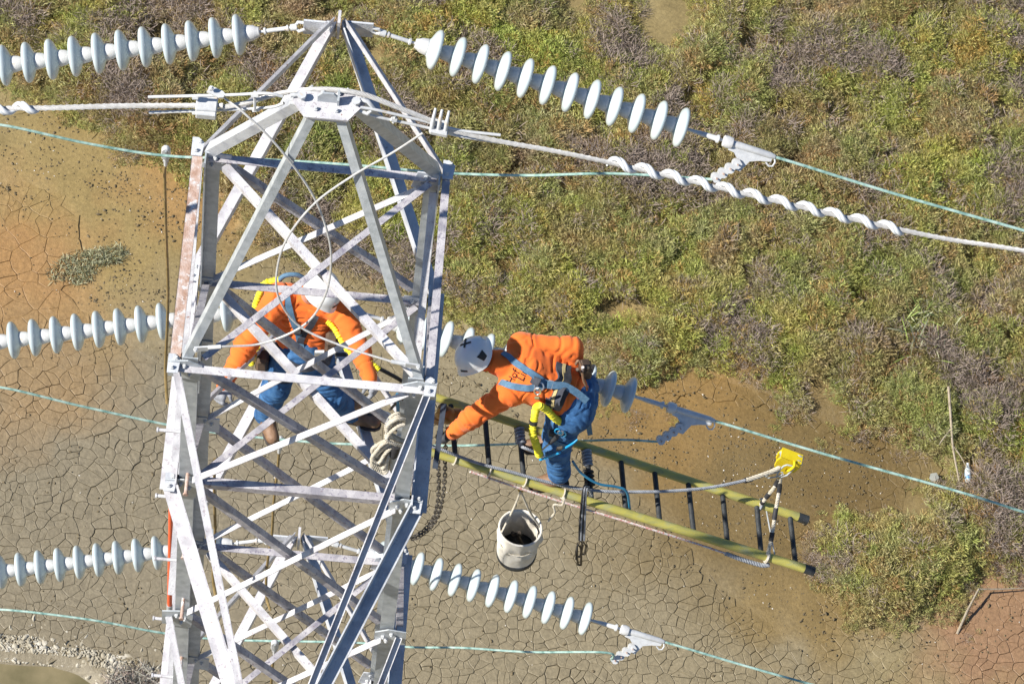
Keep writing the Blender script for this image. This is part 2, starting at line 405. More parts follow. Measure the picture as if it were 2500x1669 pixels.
o = blobs(gp, gs, .8).build('gravel', GRAV, smooth=True); o['kind'] = 'stuff'; tag(o, 'pale crusted gravel bank beside the pond', 'gravel')
m, t, b = new('murky_water'); geo = nd(t, 'NewGeometry').outputs['Position']
t.links.new(ramp(t, nz(t, geo, 2.2, 5), [(.3, (.12,.105,.052)), (.7, (.27,.22,.125))]), b.inputs['Base Color']); b.inputs['Roughness'].default_value = .22
bp = nd(t, 'Bump', i={'Strength': .25, 'Distance': .02}); t.links.new(nz(t, geo, 5, 3), bp.inputs['Height']); t.links.new(bp.outputs[0], b.inputs['Normal'])
WATER = m
pp = [(x, y) for x, y in POND]; o = MB().add([(x, y, GZ-.06) for x, y in pp], [tuple(range(len(pp)))]).build('water', WATER); o['kind'] = 'structure'

# ------------------------------------------------------------------ marsh vegetation (pickleweed): instanced sprigs on points
def veg_material(name, dry=0.0):
    m, t, b = new(name); geo = nd(t, 'NewGeometry').outputs['Position']; oi = nd(t, 'ObjectInfo'); at_ = nd(t, 'Attribute', attribute_name='tint')
    a = ramp(t, nz(t, geo, .75, 5, .65, .4), [(.34, (.290,.365,.105)), (.46, (.440,.430,.180)), (.58, (.470,.405,.245)), (.70, (.430,.345,.265))])
    g = ramp(t, nz(t, geo, 2.6, 4, .6), [(.40, (0,0,0)), (.62, (1,1,1))])
    a = mixc(t, g, a, mixc(t, oi.outputs['Random'], (.310,.370,.095), (.500,.500,.310)))
    r = nd(t, 'MapRange', i={'From Min': .80, 'From Max': .93}); t.links.new(oi.outputs['Random'], r.inputs['Value'])
    a = mixc(t, r.outputs[0], a, (.47,.33,.17))
    r2 = nd(t, 'MapRange', i={'From Min': .0, 'From Max': .18, 'To Min': .6, 'To Max': 0.0}); t.links.new(oi.outputs['Random'], r2.inputs['Value'])
    a = mixc(t, r2.outputs[0], a, (.42,.33,.25))
    tv = ramp(t, at_.outputs['Fac'], [(0, (.70,.67,.62)), (.5, (1.1,1.1,1.05)), (1, (1.6,1.55,1.4))])
    a = mixc(t, 1.0, a, tv, 'MULTIPLY')
    hu = nd(t, 'Attribute', attribute_name='hue', attribute_type='INSTANCER')
    bt_ = ramp(t, hu.outputs['Fac'], [(.0, (1.02,1.14,.66)), (.35, (1.12,1.12,.84)), (.6, (1.0,1.0,1.0)), (.8, (1.02,.93,.90)), (1, (.84,.76,.76))])
    a = mixc(t, 1.0, a, bt_, 'MULTIPLY')
    t.links.new(a, b.inputs['Base Color']); b.inputs['Roughness'].default_value = .55; b.inputs['Specular IOR Level'].default_value = .3
    tr = nd(t, 'BsdfTranslucent'); t.links.new(a, tr.inputs[0]); mx = nd(t, 'MixShader'); mx.inputs[0].default_value = .30
    out = t.nodes['Material Output']; t.links.new(b.outputs[0], mx.inputs[1]); t.links.new(tr.outputs[0], mx.inputs[2]); t.links.new(mx.outputs[0], out.inputs[0])
    return m
VEG = veg_material('pickleweed_leaf')
DRYV = mat('dry_stem', [(.27,.21,.175), (.40,.325,.275), (.20,.15,.13)], 14, .8)
def sprig_mesh(name, nb, spread, hgt, wid, seed, mat_, curl=.5):
    rr = random.Random(seed); vs_, fs, tint = [], [], []
    for _ in range(nb):
        a = rr.uniform(0, 6.28); rad = spread*math.sqrt(rr.random()); bx, by = rad*math.cos(a), rad*math.sin(a)
        la = a + rr.uniform(-1.2, 1.2); lean = rr.uniform(.15, 1.25); L = hgt*rr.uniform(.45, 1.15); wd = wid*rr.uniform(.7, 1.3)
        z0 = rr.uniform(0, .55)*hgt; p = Vector((bx, by, z0)); d = Vector((math.cos(la)*math.sin(lean), math.sin(la)*math.sin(lean), math.cos(lean)))
        sd_ = d.cross(Vector((rr.uniform(-1,1), rr.uniform(-1,1), rr.uniform(-.3,.3)))).normalized(); o = len(vs_); tn = rr.random()
        for k, (f, wf) in enumerate(((0,.6),(.4,1),(.78,.9),(1,.25))):
            q_ = p + d*L*f + Vector((0,0,-curl*L*.5*f*f)); vs_ += [q_ - sd_*wd*wf/2, q_ + sd_*wd*wf/2]; tint += [tn]*2
        fs += [(o+2*k, o+2*k+1, o+2*k+3, o+2*k+2) for k in range(3)]
    me = bpy.data.meshes.new(name); me.from_pydata([tuple(v) for v in vs_], [], fs); me.materials.append(mat_)
    at_ = me.attributes.new('tint', 'FLOAT', 'POINT'); at_.data.foreach_set('value', tint); return me
lib = bpy.data.collections.new('sprig_library')
specs = [(150,.078,.052,.0050,VEG,.5),(135,.075,.046,.0046,VEG,.7),(150,.085,.062,.0046,VEG,.3),(135,.08,.042,.0058,VEG,.6),(70,.10,.10,.0036,DRYV,.7)]
for k, sp_ in enumerate(specs):
    lib.objects.link(bpy.data.objects.new('sprig_%d' % k, sprig_mesh('sprig', sp_[0], sp_[1], sp_[2], sp_[3], 11+k, sp_[4], sp_[5])))
pts, rots, scl, idx, hue = [], [], [], [], []
def put(x, y, hs, edge):
    dv, pv = noise.voronoi((x*1.75 + .5*n2(x, y, 1.6, 51), y*1.75 + .5*n2(x, y, 1.6, 52), 3.7), distance_metric='DISTANCE')
    dome = math.sqrt(max(0, 1-(dv[0]/.78)**2)); h = .25 + .75*dome + .30*n2(x, y, 4.0, 12) + .3*n2(x, y, .7, 11); h = max(.03, h)
    hr = math.sin(pv[0][0]*127.1 + pv[0][1]*311.7)*43758.5; hr -= math.floor(hr); hue.append(min(1, max(0, .10 + .50*hr + .45*(.5+1.0*n2(x, y, .6, 61)) + .25*n2(x, y, 5, 62))))
    z = ground_h(x, y) + .215*h*min(1, edge*2.2)*hs - .02
    pts.append((x, y, z)); rots.append((random.uniform(-.35,.35), random.uniform(-.35,.35), random.uniform(0,6.28)))
    scl.append(random.uniform(.65, 1.2)*(.6 + .5*min(1, edge*3))*hs)
    if inside(GREENER, x, y): hue[-1] = max(0, hue[-1]*.75+.05); hr -= 1.2
    dn = n2(x, y, 1.1, 21) + .5*n2(x, y, 4, 22) + .25*(hr-.5)
    idx.append(4 if (dn > .21 and random.random() < .6) or random.random() < .05 else random.randrange(4))
st = .063; gxs = np.arange(-5.6, 10.5, st); gys = np.arange(5.5, 17.5, st); PX, PY = np.meshgrid(gxs, gys)
PX = PX + rng.uniform(-.5,.5,PX.shape)*st; PY = PY + rng.uniform(-.5,.5,PY.shape)*st
E_ = sdist(MARSH, PX, PY)
for b_ in BARE: E_ = np.minimum(E_, -sdist(b_, PX, PY))
T_ = np.full(PX.shape, -9.0)
for b_ in TUFTS: T_ = np.maximum(T_, sdist(b_, PX, PY))
for x, y, e, tt in zip(PX.ravel(), PY.ravel(), E_.ravel(), T_.ravel()):
    e2 = e + .16*n2(x, y, 2.3, 7) + .08*n2(x, y, 7, 8)
    if e2 > 0:
        if n2(x, y, 1.5, 31) + .5*n2(x, y, 4.0, 33) < -.50: continue          # small bare hollows
        put(x, y, 1.0, e2)
    elif tt + .08*n2(x, y, 6, 3) > 0 and random.random() < .55: put(x, y, .6, .08)
    elif e2 > -.9 and random.random() < .02*math.exp(e2*2.5): put(x, y, .45, .02)
me = bpy.data.meshes.new('pickleweed'); me.from_pydata(pts, [], [])
a_ = me.attributes.new('rot', 'FLOAT_VECTOR', 'POINT'); a_.data.foreach_set('vector', np.array(rots).ravel())
a_ = me.attributes.new('scl', 'FLOAT', 'POINT'); a_.data.foreach_set('value', scl)
a_ = me.attributes.new('hue', 'FLOAT', 'POINT'); a_.data.foreach_set('value', hue)
a_ = me.attributes.new('idx', 'INT', 'POINT'); a_.data.foreach_set('value', idx)
veg = link('pickleweed', me); veg['kind'] = 'stuff'; tag(veg, 'dense green and rusty brown pickleweed covering the marsh', 'marsh plants')
g = bpy.data.node_groups.new('scatter', 'GeometryNodeTree')
g.interface.new_socket('Geometry', in_out='INPUT', socket_type='NodeSocketGeometry'); g.interface.new_socket('Geometry', in_out='OUTPUT', socket_type='NodeSocketGeometry')
gi = g.nodes.new('NodeGroupInput'); go = g.nodes.new('NodeGroupOutput'); ip = g.nodes.new('GeometryNodeInstanceOnPoints'); ci = g.nodes.new('GeometryNodeCollectionInfo')
ci.inputs['Collection'].default_value = lib; ci.inputs['Separate Children'].default_value = True; ci.inputs['Reset Children'].default_value = True
def named(nm, ty): n = g.nodes.new('GeometryNodeInputNamedAttribute'); n.data_type = ty; n.inputs['Name'].default_value = nm; return n.outputs['Attribute']
ip.inputs['Pick Instance'].default_value = True
e2r = g.nodes.new('FunctionNodeEulerToRotation'); g.links.new(named('rot', 'FLOAT_VECTOR'), e2r.inputs[0])
mp_ = g.nodes.new('GeometryNodeMeshToPoints')
g.links.new(gi.outputs[0], mp_.inputs[0]); g.links.new(mp_.outputs[0], ip.inputs['Points']); g.links.new(ci.outputs[0], ip.inputs['Instance'])
g.links.new(e2r.outputs[0], ip.inputs['Rotation']); g.links.new(named('scl', 'FLOAT'), ip.inputs['Scale']); g.links.new(named('idx', 'INT'), ip.inputs['Instance Index'])
g.links.new(ip.outputs[0], go.inputs[0])
md_ = veg.modifiers.new('scatter', 'NODES'); md_.node_group = g
# ------------------------------------------------------------------ lattice tower
A = .67
ZL = [0, -1.457, -3.242, -5.002, -6.79, -8.548, -10.35, -12.2, -14.1, -16.0, -18.0, GZ-.03]
TIPY = 2.49
def cor(n, z):                                   # corner of the square body: N/F near or far, L/R left or right
    return V(A if n[1] == 'R' else -A, A if n[0] == 'F' else -A, z)
tower = thing('lattice_tower', 'tall white and grey painted steel lattice pylon with arms on both sides', 'pylon', (0, 0, GZ))
def part(mb, name, mt=None, smooth=False, parent=None): return mb.build(name, mt or STEEL, parent or tower, smooth)
X_, Y_, Z_ = V(1,0,0), V(0,1,0), V(0,0,1)
# main legs, spliced in lengths
for n in ('FL', 'FR', 'NL', 'NR'):
    sx = 1 if n[1] == 'L' else -1; sy = -1 if n[0] == 'F' else 1
    for z0, z1, mt in ((.04, -5.3, GALV), (-5.3, -11.0, GALV), (-11.0, GZ-.03, STEEL)):
        part(MB().angle(cor(n, z0), cor(n, z1), (sx,0,0), (0,sy,0), .086, .086, .009), 'leg', mt)
    part(MB().angle(cor(n, -2.2)+V(sx*.0125, sy*.0125, 0), cor(n, -2.75)+V(sx*.0125, sy*.0125, 0), (sx,0,0), (0,sy,0), .076, .076, .008), 'leg_splice', GALV)
# face bracing: one diagonal turns its flange to the front, the crossing one to the back
def face_x(axis, side, z0, z1, w=.043):
    t = .006; e = .075; dz = -.07
    def P(h, z): return V(h, side, z) if axis == 'y' else V(side, h, z)
    out = V(0, 1, 0) if axis == 'y' else V(1, 0, 0)
    off = out * .004
    a, b = P(-A+e, z0+dz), P(A-e, z1-dz); c, d = P(A-e, z0+dz), P(-A+e, z1-dz)
    part(MB().angle(a+off*2+out*.006, b+off*2+out*.006, out, (0,0,-1), w, w, t), 'brace', STEELP)
    part(MB().angle(c-off*2-out*.002, d-off*2-out*.002, -out, (0,0,-1), w, w, t), 'brace', STEELW)
for z0, z1 in zip(ZL[:-1], ZL[1:]):
    face_x('y', A, z0, z1); face_x('y', -A, z0, z1)
    face_x('x', -A, z0, z1); face_x('x', A, z0, z1)
# horizontal struts
def strut(p, q, n1, n2, w1, w2, mt): part(MB().angle(p, q, n1, n2, w1, w2, .007), 'strut', mt)
e = .02
for k, (zf, zn) in enumerate(((0, 0), (1, 1), (3, 3), (5, 5))):
    z = ZL[zf]
    strut(V(-A+e, A+.010, z-.01), V(A-e, A+.010, z-.01), (0,-1,0), (0,0,-1), .05, .052, STEELP)
    strut(V(-A-e*2, -A-.012, z-.01), V(A+e*2, -A-.012, z-.01), (0,-1,0) if k == 0 else (0,1,0), (0,0,-1), .05, .052, STEELW if k == 0 else STEELP)
strut(V(-A-.012, A-e, .012), V(-A-.012, -A+e, .012), (-1,0,0), (0,0,-1), .062, .05, RUST)
strut(V(-A-.078, A-e, -.002), V(-A-.078, -A+e, -.002), (0,0,1), (0,0,-1), .02, .03, STEELW)
strut(V(A+.012, A-e, .012), V(A+.012, -A+e, .012), (1,0,0), (0,0,-1), .045, .05, STEELP)
# plan bracing at the arm levels
def plan_x(z):
    part(MB().angle(V(-A+.10, A-.06, z-.03), V(A-.06, -A+.06, z-.03), (1,1,0), (0,0,-1), .047, .045, .006), 'plan_brace', STEELW)
    part(MB().angle(V(A-.07, A-.04, z-.005), V(-A+.10, -A+.05, z-.005), (1,-1,0), (0,0,-1), .04, .055, .006), 'plan_brace', STEELP)
for z in (ZL[0], ZL[1], ZL[3], ZL[5]): plan_x(z)
# cross-arms: bottom chord bends round the body, thin tie from the corner above, end plates at the tip
def arm_level(zt, zc):
    for sx in (-1, 1):
        nm = 'L' if sx < 0 else 'R'
        for sy in (-1, 1):
            n = ('F' if sy > 0 else 'N') + nm; c = V(sx*(A+.012), sy*(A+.03), zc-.03); tip = V(sx*.014, sy*TIPY, zc)
            outw = V(sx*TIPY, sy*A, 0).normalized()
            part(MB().angle(c, tip, outw, (0,0,1), .080, .080, .009), 'chord', STEELW if sx < 0 else STEEL)
            part(MB().angle(cor(n, zt)+V(sx*.02, sy*.01, -.04), tip+V(sx*.02, 0, .06), outw, (0,0,1), .040, .040, .006), 'tie', STEELW)
        part(MB().angle(V(sx*(A+.012), A+.06, zc-.03), V(sx*(A+.012), -A-.06, zc-.03), (sx,0,0), (0,0,1), .095, .095, .009), 'chord', STEELW if sx < 0 else STEEL)
    for sy in (-1, 1):
        y = sy*TIPY
        pl = part(MB().box((-.115, y-.01, zc+.005), .20, .012, .15).box((.115, y+.012, zc), .19, .012, .15), 'tip_plate', STEEL)
        part(MB().box((0, y, zc+.045), .018, .09, .19), 'tip_fin', STEELW)
        for x in (-.06, -.03, .04, .07): part(hexbolt(MB(), (x, y-(.017 if x < 0 else -.005), zc+.03), (0,-1,0)), 'bolt', FIT, parent=pl)
for zt, zc in ((ZL[0], ZL[1]), (ZL[2], ZL[3]), (ZL[4], ZL[5])): arm_level(zt, zc)
# peak: four inclined legs to the earth-wire plate
PK = V(.012, 0.0, 1.78)
for n, s in (('FL', (-.12,.055)), ('FR', (.13,.055)), ('NL', (-.095,-.06)), ('NR', (.095,-.06))):
    sx = 1 if n[1] == 'L' else -1; sy = -1 if n[0] == 'F' else 1
    a = cor(n, .0) + V(-.01*sx, -.01*sy, 0); b = PK + V(s[0], s[1], -.03)
    big = n[0] == 'F'
    if n == 'FL': part(MB().angle(a, b, (.35,1,0), (.2,-.1,-1), .072, .06, .008), 'peak_leg', STEEL)
    elif n == 'FR': part(MB().angle(a, b, (-.35,1,0), (-.2,-.1,-1), .075, .062, .008), 'peak_leg', GALV)
    elif n == 'NL': part(MB().angle(a, b, (1,0,-.25), (0,1,-.2), .048, .06, .008), 'peak_leg', GALV)
    else: part(MB().angle(a, b, (-1,0,-.25), (0,1,-.2), .05, .06, .008), 'peak_leg', GALV)
hexp = [(-.155,.085),(.165,.085),(.20,.02),(.115,-.095),(-.115,-.095),(-.19,0)]
pl = part(MB().prism(hexp, PK, X_, Y_, Z_, .014).prism([(x*.93, y*.93) for x, y in hexp], PK-Z_*.026, X_, Y_, Z_, .012), 'peak_plate', STEELW)
b = MB().prism([(-.055,0),(.055,0),(.055,.05),(.03,.085),(-.03,.085),(-.055,.05)], PK+V(0,.012,.008), X_, Z_, Y_, .012).prism([(0,0),(.05,0),(.05,.05),(0,.085)], PK+V(.055,.04,.008), -Y_*1.0, Z_, X_, .012)
part(b, 'lug', GALV, parent=pl)
for x, y in ((-.06,-.045),(.05,-.045),(-.03,.06),(.055,.06)): part(hexbolt(MB(), PK+V(x, y, .007), Z_, .013, .014), 'bolt', FIT, parent=pl)
for x, y in ((-.14,.015),(.15,.01)): part(MB().lathe([(-.05,.014),(.03,.014),(.03,.024),(.048,.024)], PK+V(x, y, 0), Z_, 8), 'shackle_pin', FIT, parent=pl)
# gusset plates with bolts
boltme = None
def gusset(o, ax, ay, pts, bolts, mt=STEEL):
    global boltme
    ax, ay = V(ax), V(ay); an = ax.cross(ay)
    g_ = part(MB().prism(pts, o, ax, ay, an, .008), 'gusset_plate', mt)
    for x, y in bolts:
        p = V(o) + ax*x + ay*y + an*.004
        if boltme is None:
            bo = hexbolt(MB(), (0,0,0), Z_, .013, .013).build('bolt', FIT); boltme = bo.data; bpy.data.objects.remove(bo)
        bo = link('bolt', boltme, g_); bo.location = p - V(tower.location); bo.rotation_euler = an.to_track_quat('Z', 'Y').to_euler()
for k in range(0, 7):
    z = ZL[k]
    for sx in (-1, 1):
        # near face (faces the front), far face inner side
        gusset((sx*(A-.012), -A-.016-(.004 if k in (0,1,3,5) else 0), z-.05), (1,0,0), (0,0,1), [(-.09,-.09),(.09,-.12),(.10,.05),(.02,.10),(-.09,.08)] if sx < 0 else [(-.09,-.12),(.09,-.09),(.09,.08),(-.02,.10),(-.10,.05)], [(-.03*sx,-.04),(.05*-sx,.01),(.0,.05)], GALV if k < 3 else STEEL)
        gusset((sx*(A-.07), A-.012, z-.05), (1,0,0), (0,0,1), [(-.09,-.08),(.08,-.10),(.08,.08),(-.06,.09)], [(-.03,-.03),(.03,.02),(-.01,.05)], STEEL)
    if k in (0, 1, 3, 5):
        for sx in (-1, 1):
            for sy in (-1, 1):
                gusset((sx*(A+.045), sy*(A+.03), z+.02), (1,0,0), (0,1,0), [(-.035,-.06),(.025,-.06),(.035,.03),(.0,.06),(-.035,.06)], [(-.01,-.03),(.01,.03)], STEEL)
# step bolts up the near left leg
for k in range(14):
    z = -.95 - .42*k
    if k % 2 == 0: part(MB().lathe([(-.02,.011),(.125,.011),(.125,.016),(.135,.016)], (-A-.005, -A+.05, z), (-1,0,0), 8), 'step_bolt', STEELW, True)
    else: part(MB().lathe([(-.02,.011),(.125,.011),(.125,.016),(.135,.016)], (-A+.05, -A-.005, z), (0,-1,0), 8), 'step_bolt', RUST, True)
# concrete-free footing plates where the legs meet the mud
for n in ('FL', 'FR', 'NL', 'NR'): part(MB().box(cor(n, GZ+.03), .34, .34, .05), 'foot_plate', STEEL)

# ------------------------------------------------------------------ insulator strings
UR = V(.9685,-.105,-.226).normalized(); UL = V(-.9685,-.125,-.215).normalized()
SHELL_P = [(d_*.92-.002, r_) for d_, r_ in [(-.030,.050),(-.018,.062),(-.008,.085),(.004,.108),(.016,.122),(.028,.1275),(.040,.126),(.047,.119),(.046,.108),(.036,.100),(.044,.088),(.034,.078),(.042,.066),(.030,.056),(.034,.040),(.026,.020)]]
CAP_P = [(-.108,.016),(-.106,.030),(-.088,.037),(-.072,.046),(-.040,.052),(-.030,.053),(-.022,.049)]
proto = {}
def string(name, anchor, u, n, label, group, spotted):
    r = thing(name, label, 'insulator', anchor, group); u = u.normalized()
    q = Vector((1,0,0)).rotation_difference(u)
    if 'disc' not in proto:
        a = MB().lathe(SHELL_P, (0,0,0), (1,0,0), 32).build('porcelain_shell', PORC, smooth=True); bb = MB().lathe(CAP_P, (0,0,0), (1,0,0), 18).build('metal_cap', CAP, smooth=True)
        c = MB().lathe([(.02,.013),(.055,.013),(.058,.019),(.064,.019)], (0,0,0), (1,0,0), 10).build('pin', FIT, smooth=True)
        proto['disc'] = (a.data, bb.data, c.data)
        for o_ in (a, bb, c): bpy.data.objects.remove(o_)
    sh = MB()                                                     # shackle, ball link and rod from the arm plate
    sh.tube([V(0,0,0) + Vector((.0, .0, .02)), V(.035,0,.028), V(.06,0,0), V(.035,0,-.028), V(0,0,-.02)], .011, 8)
    sh.lathe([(.045,.022),(.085,.022)], (0,0,0), (1,0,0), 12)
    lk = sh.build('shackle', FIT, None, True); lk.parent = r; lk.rotation_mode = 'QUATERNION'; lk.rotation_quaternion = q
    rd = MB().lathe([(.085,.010),(.095,.010),(.097,.020),(.108,.020),(.112,.0135),(.235,.0135),(.238,.022),(.25,.022),(.252,.009),(.29,.009)], (0,0,0), (1,0,0), 12).build('link_rod', FIT, None, True)
    rd.parent = r; rd.rotation_mode = 'QUATERNION'; rd.rotation_quaternion = q
    for k in range(n):
        p = u*(.385 + .146*k)
        spin = Matrix.Rotation(k*1.7, 3, 'X').to_quaternion()
        s_ = link('porcelain_shell', proto['disc'][0], r); s_.location = p; s_.rotation_mode = 'QUATERNION'; s_.rotation_quaternion = q @ spin
        for nm, dd in (('metal_cap', proto['disc'][1]), ('pin', proto['disc'][2])): link(nm, dd, s_)
    return r, V(anchor) + u*(.385 + .146*(n-1) + .06)
ends = {}
for lv, (zc, nm) in enumerate(((ZL[1], 'topmost'), (ZL[3], 'middle'), (ZL[5], 'lowest'))):
    _, ends['R', lv] = string('insulator_string', V(.205, TIPY+.012, zc+.005), UR, 12, 'pale porcelain insulator string running right from the %s far arm tip' % nm, 'insulator strings on the far arms', 0)
    _, ends['L', lv] = string('insulator_string', V(-.21, TIPY-.01, zc+.01), UL, 12, 'pale porcelain insulator string running left from the %s far arm tip' % nm, 'insulator strings on the far arms', 0)

# ------------------------------------------------------------------ strain clamps and conductors
def strain_clamp(p, u, pad_dir, label, rusty_bolts=True):
    """p start, u axis; jumper pad swings down in pad_dir"""
    r = thing('strain_clamp', label, 'clamp', p, 'strain clamps'); u = u.normalized(); v = (V(pad_dir) - u*V(pad_dir).dot(u)).normalized(); n = u.cross(v)
    MB().lathe([(0,.010),(.05,.012),(.10,.017),(.19,.017),(.20,.027),(.212,.027),(.214,.010),(.25,.010)], p, u, 12).build('eye_rod', FIT, r, True)
    h = p + u*.25
    MB().lathe([(-.012,.022),(-.005,.036),(.02,.040),(.05,.036),(.056,.020)], h, u, 14).build('socket', CAP, r, True)
    bd = MB().tube([h+u*.04, h+u*.10, h+u*.30, h+u*.335], [.022,.024,.022,.014], 10)
    bd.prism([(.04,.0),(.32,.0),(.32,.035),(.24,.055),(.19,.075),(.155,.15),(.10,.15),(.115,.085),(.08,.05),(.04,.045)], h, u, v, n, .016)
    bd.build('body', FIT, r, True)
    MB().tube([h+u*.335+v*q*.02+u*w_*.02 for q, w_ in ((.4,0),(1.6,.6),(3,.2),(3.3,-1),(2.4,-2.2))], .006, 6).build('keeper_ring', FIT, r, True)
    d = (v*.78 - u*.62).normalized(); e_ = d.cross(n)
    st = h + u*.135 + v*.09
    pts_ = []
    for k in range(4): pts_ += [(k*.052, .020), (k*.052+.018, .034), (k*.052+.036, .034)]
    pts_ += [(.208,.018)]; pts2 = pts_ + [(x, -y) for x, y in reversed(pts_)]
    pad = MB().prism(pts2, st, d, e_, n, .016).prism([(x, y*.9) for x, y in pts2], st - n*.022, d, e_, n, .014).build('jumper_pad', FIT, r)
    for k in range(4):
        b_ = MB(); b_.lathe([(-.058,.006),(.008,.006),(.008,.013),(.022,.013),(.022,.007),(.032,.007)], st + d*(.027+.052*k), n, 6); b_.build('bolt', RUST if rusty_bolts else FIT, pad)  # pad bolts are rust coloured by default, plain fitting metal otherwise
    return h + u*.335, st + d*.205
def wire(name, pts_, r, label, cat, mt, group=None, n=40, seg=7):
    return one(MB().tube(spline(pts_, n), r, seg), name, label, cat, mt, group, True)
lvl = ('topmost', 'middle', 'lowest')
for lv in range(3):
    zc = ZL[(1,3,5)[lv]]
    eR, eL = ends['R', lv], ends['L', lv]
    uc = V(.975,-.125,-.17).normalized()
    cR, jR = strain_clamp(eR, UR, V(-.1,-.75,-.62), 'white cast strain clamp with toothed jumper pad at the end of the %s right string' % lvl[lv])
    cL, jL = strain_clamp(eL, UL, V(.1,-.75,-.62), 'white cast strain clamp at the far end of the %s left string' % lvl[lv])
    wire('conductor', [cR - uc*.05, cR + uc*1.5 + V(0,0,.01), cR + uc*6 + V(0,0,.25), cR + uc*25 + V(0,0,2.6)], .0095, 'green patinated conductor leading right from the %s strain clamp' % lvl[lv], 'power line', COPPER, 'conductors', 40)
    ucl = V(-.975,-.125,-.17).normalized()
    wire('conductor', [cL - ucl*.05, cL + ucl*1.5, cL + ucl*6 + V(0,0,.25), cL + ucl*25 + V(0,0,2.6)], .0095, 'green patinated conductor leading left from the %s left string' % lvl[lv], 'power line', COPPER, 'conductors', 40)
    px = {0: [(1500,424),(1290,427),(1080,420),(850,400),(620,388),(405,378),(215,350),(0,305)],
          1: [(1500,1073),(1290,1082),(1120,1088),(900,1085),(730,1078),(475,1050),(215,995),(0,945)],
          2: [(1480,1592),(1290,1592),(1130,1582),(1000,1577),(860,1568),(560,1560),(400,1545),(215,1512),(0,1487)]}[lv]
    zs = zc + .0; mid = [at(x, y, jR.y + (jL.y-jR.y)*(k+1)/(len(px)+1)) for k, (x, y) in enumerate(px)]
    for k in range(1, len(mid)-1): mid[k] += V(0, 0, random.uniform(-.012,.012))
    wire('jumper_wire', [jR] + mid + [mid[-1] + (jL-mid[-1])*.5 + V(0,0,-.12), jL], .0088, 'slack green jumper wire looping under the %s far arm' % lvl[lv], 'wire', COPPER, 'jumper wires', 90)

# ------------------------------------------------------------------ earth wire over the peak: two dead ends, bridging strand, vibration dampers
ew = thing('earth_wire_deadend', 'threaded rods and clamp block left of the peak plate holding the earth wire', 'clamp', PK + V(-.2,0,0), 'earth wire dead ends')
ewr = thing('earth_wire_deadend', 'finned clamp and threaded rods right of the peak plate holding the earth wire', 'clamp', PK + V(.2,0,0), 'earth wire dead ends')
def Q(x, y, Y=0.0): return at(x, y, Y)
for pts_ in ([(362,237),(560,232),(650,228),(690,236)], [(364,275),(560,268),(660,262),(693,252)]):
    MB().tube(spline([Q(x, y, .02 if k else .02) for k, (x, y) in enumerate(pts_)], 20), .0085, 8).build('threaded_rod', FIT, ew, True)
for a, b_ in (((470,237),(484,237)), ((470,274),(484,273)), ((614,232),(632,231)), ((617,268),(632,266))):
    MB().tube([Q(*a, .02), Q(*b_, .02)], .016, 6).build('nut', FIT, ew)
MB().box(Q(505,253,.02), .115, .10, .035, V(1,.03,0), V(0,1,0)).box(Q(505,262,.02)+V(0,-.045,.012), .11, .05, .05).build('clamp_block', FIT, ew, bevel=.006)
MB().tube([Q(622,224,.03), Q(622,270,.0)], .008, 6).build('spacer_bar', FIT, ew, True)
MB().prism([(-.045,-.022),(.03,-.022),(.05,-.012),(.05,.012),(.03,.022),(-.045,.022)], Q(527,233,.03)+V(0,0,.03), V(.93,-.37,0), V(.37,.93,0), Z_, .012).build('bond_lug', FIT, ew)
b_ = MB(); hexbolt(b_, Q(515,226,.03)+V(0,0,.035), Z_, .014, .014); b_.build('bolt', FIT, ew)
MB().tube([V(PK)+V(-.20,.02,.02), V(PK)+V(-.155,.03,.025), V(PK)+V(-.125,.015,.0), V(PK)+V(-.155,-.005,-.025), V(PK)+V(-.20,.0,-.02)], .013, 8).build('shackle', FIT, ew, True)
for pts_ in ([(880,262),(925,270),(1040,297),(1120,318),(1222,330)], [(878,268),(915,284),(1040,311),(1120,332),(1218,348)]):
    MB().tube(spline([Q(x, y, -.01) for x, y in pts_], 20), .0085, 8).build('threaded_rod', FIT, ewr, True)
for a, b_ in (((1094,322),(1106,325)), ((955,290),(968,293))):
    MB().tube([Q(*a, -.01), Q(*b_, -.01)], .016, 6).build('nut', FIT, ewr)
MB().box(Q(1072,312,-.01), .10, .09, .035, V(.98,-.08,-.1)).build('clamp_block', FIT, ewr, bevel=.006)
for x in (1053, 1069, 1086):
    MB().tube([Q(x, 318+(x-1053)*.2, -.02)+V(0,-.01,0), Q(x+3, 305+(x-1053)*.2, -.02)+V(0,0,.05), Q(x+9, 283+(x-1053)*.2, .0)+V(0,.03,.03)], [.013,.011,.007], 8).build('fin', FIT, ewr, True)
MB().tube([Q(965,280,0), Q(960,300,-.02)], .008, 6).build('spacer_bar', FIT, ewr, True)
MB().tube([V(PK)+V(.17,.03,.03), V(PK)+V(.21,.02,.035), V(PK)+V(.245,-.0,.0), V(PK)+V(.215,-.02,-.03), V(PK)+V(.17,-.01,-.02)], .013, 8).build('shackle', FIT, ewr, True)
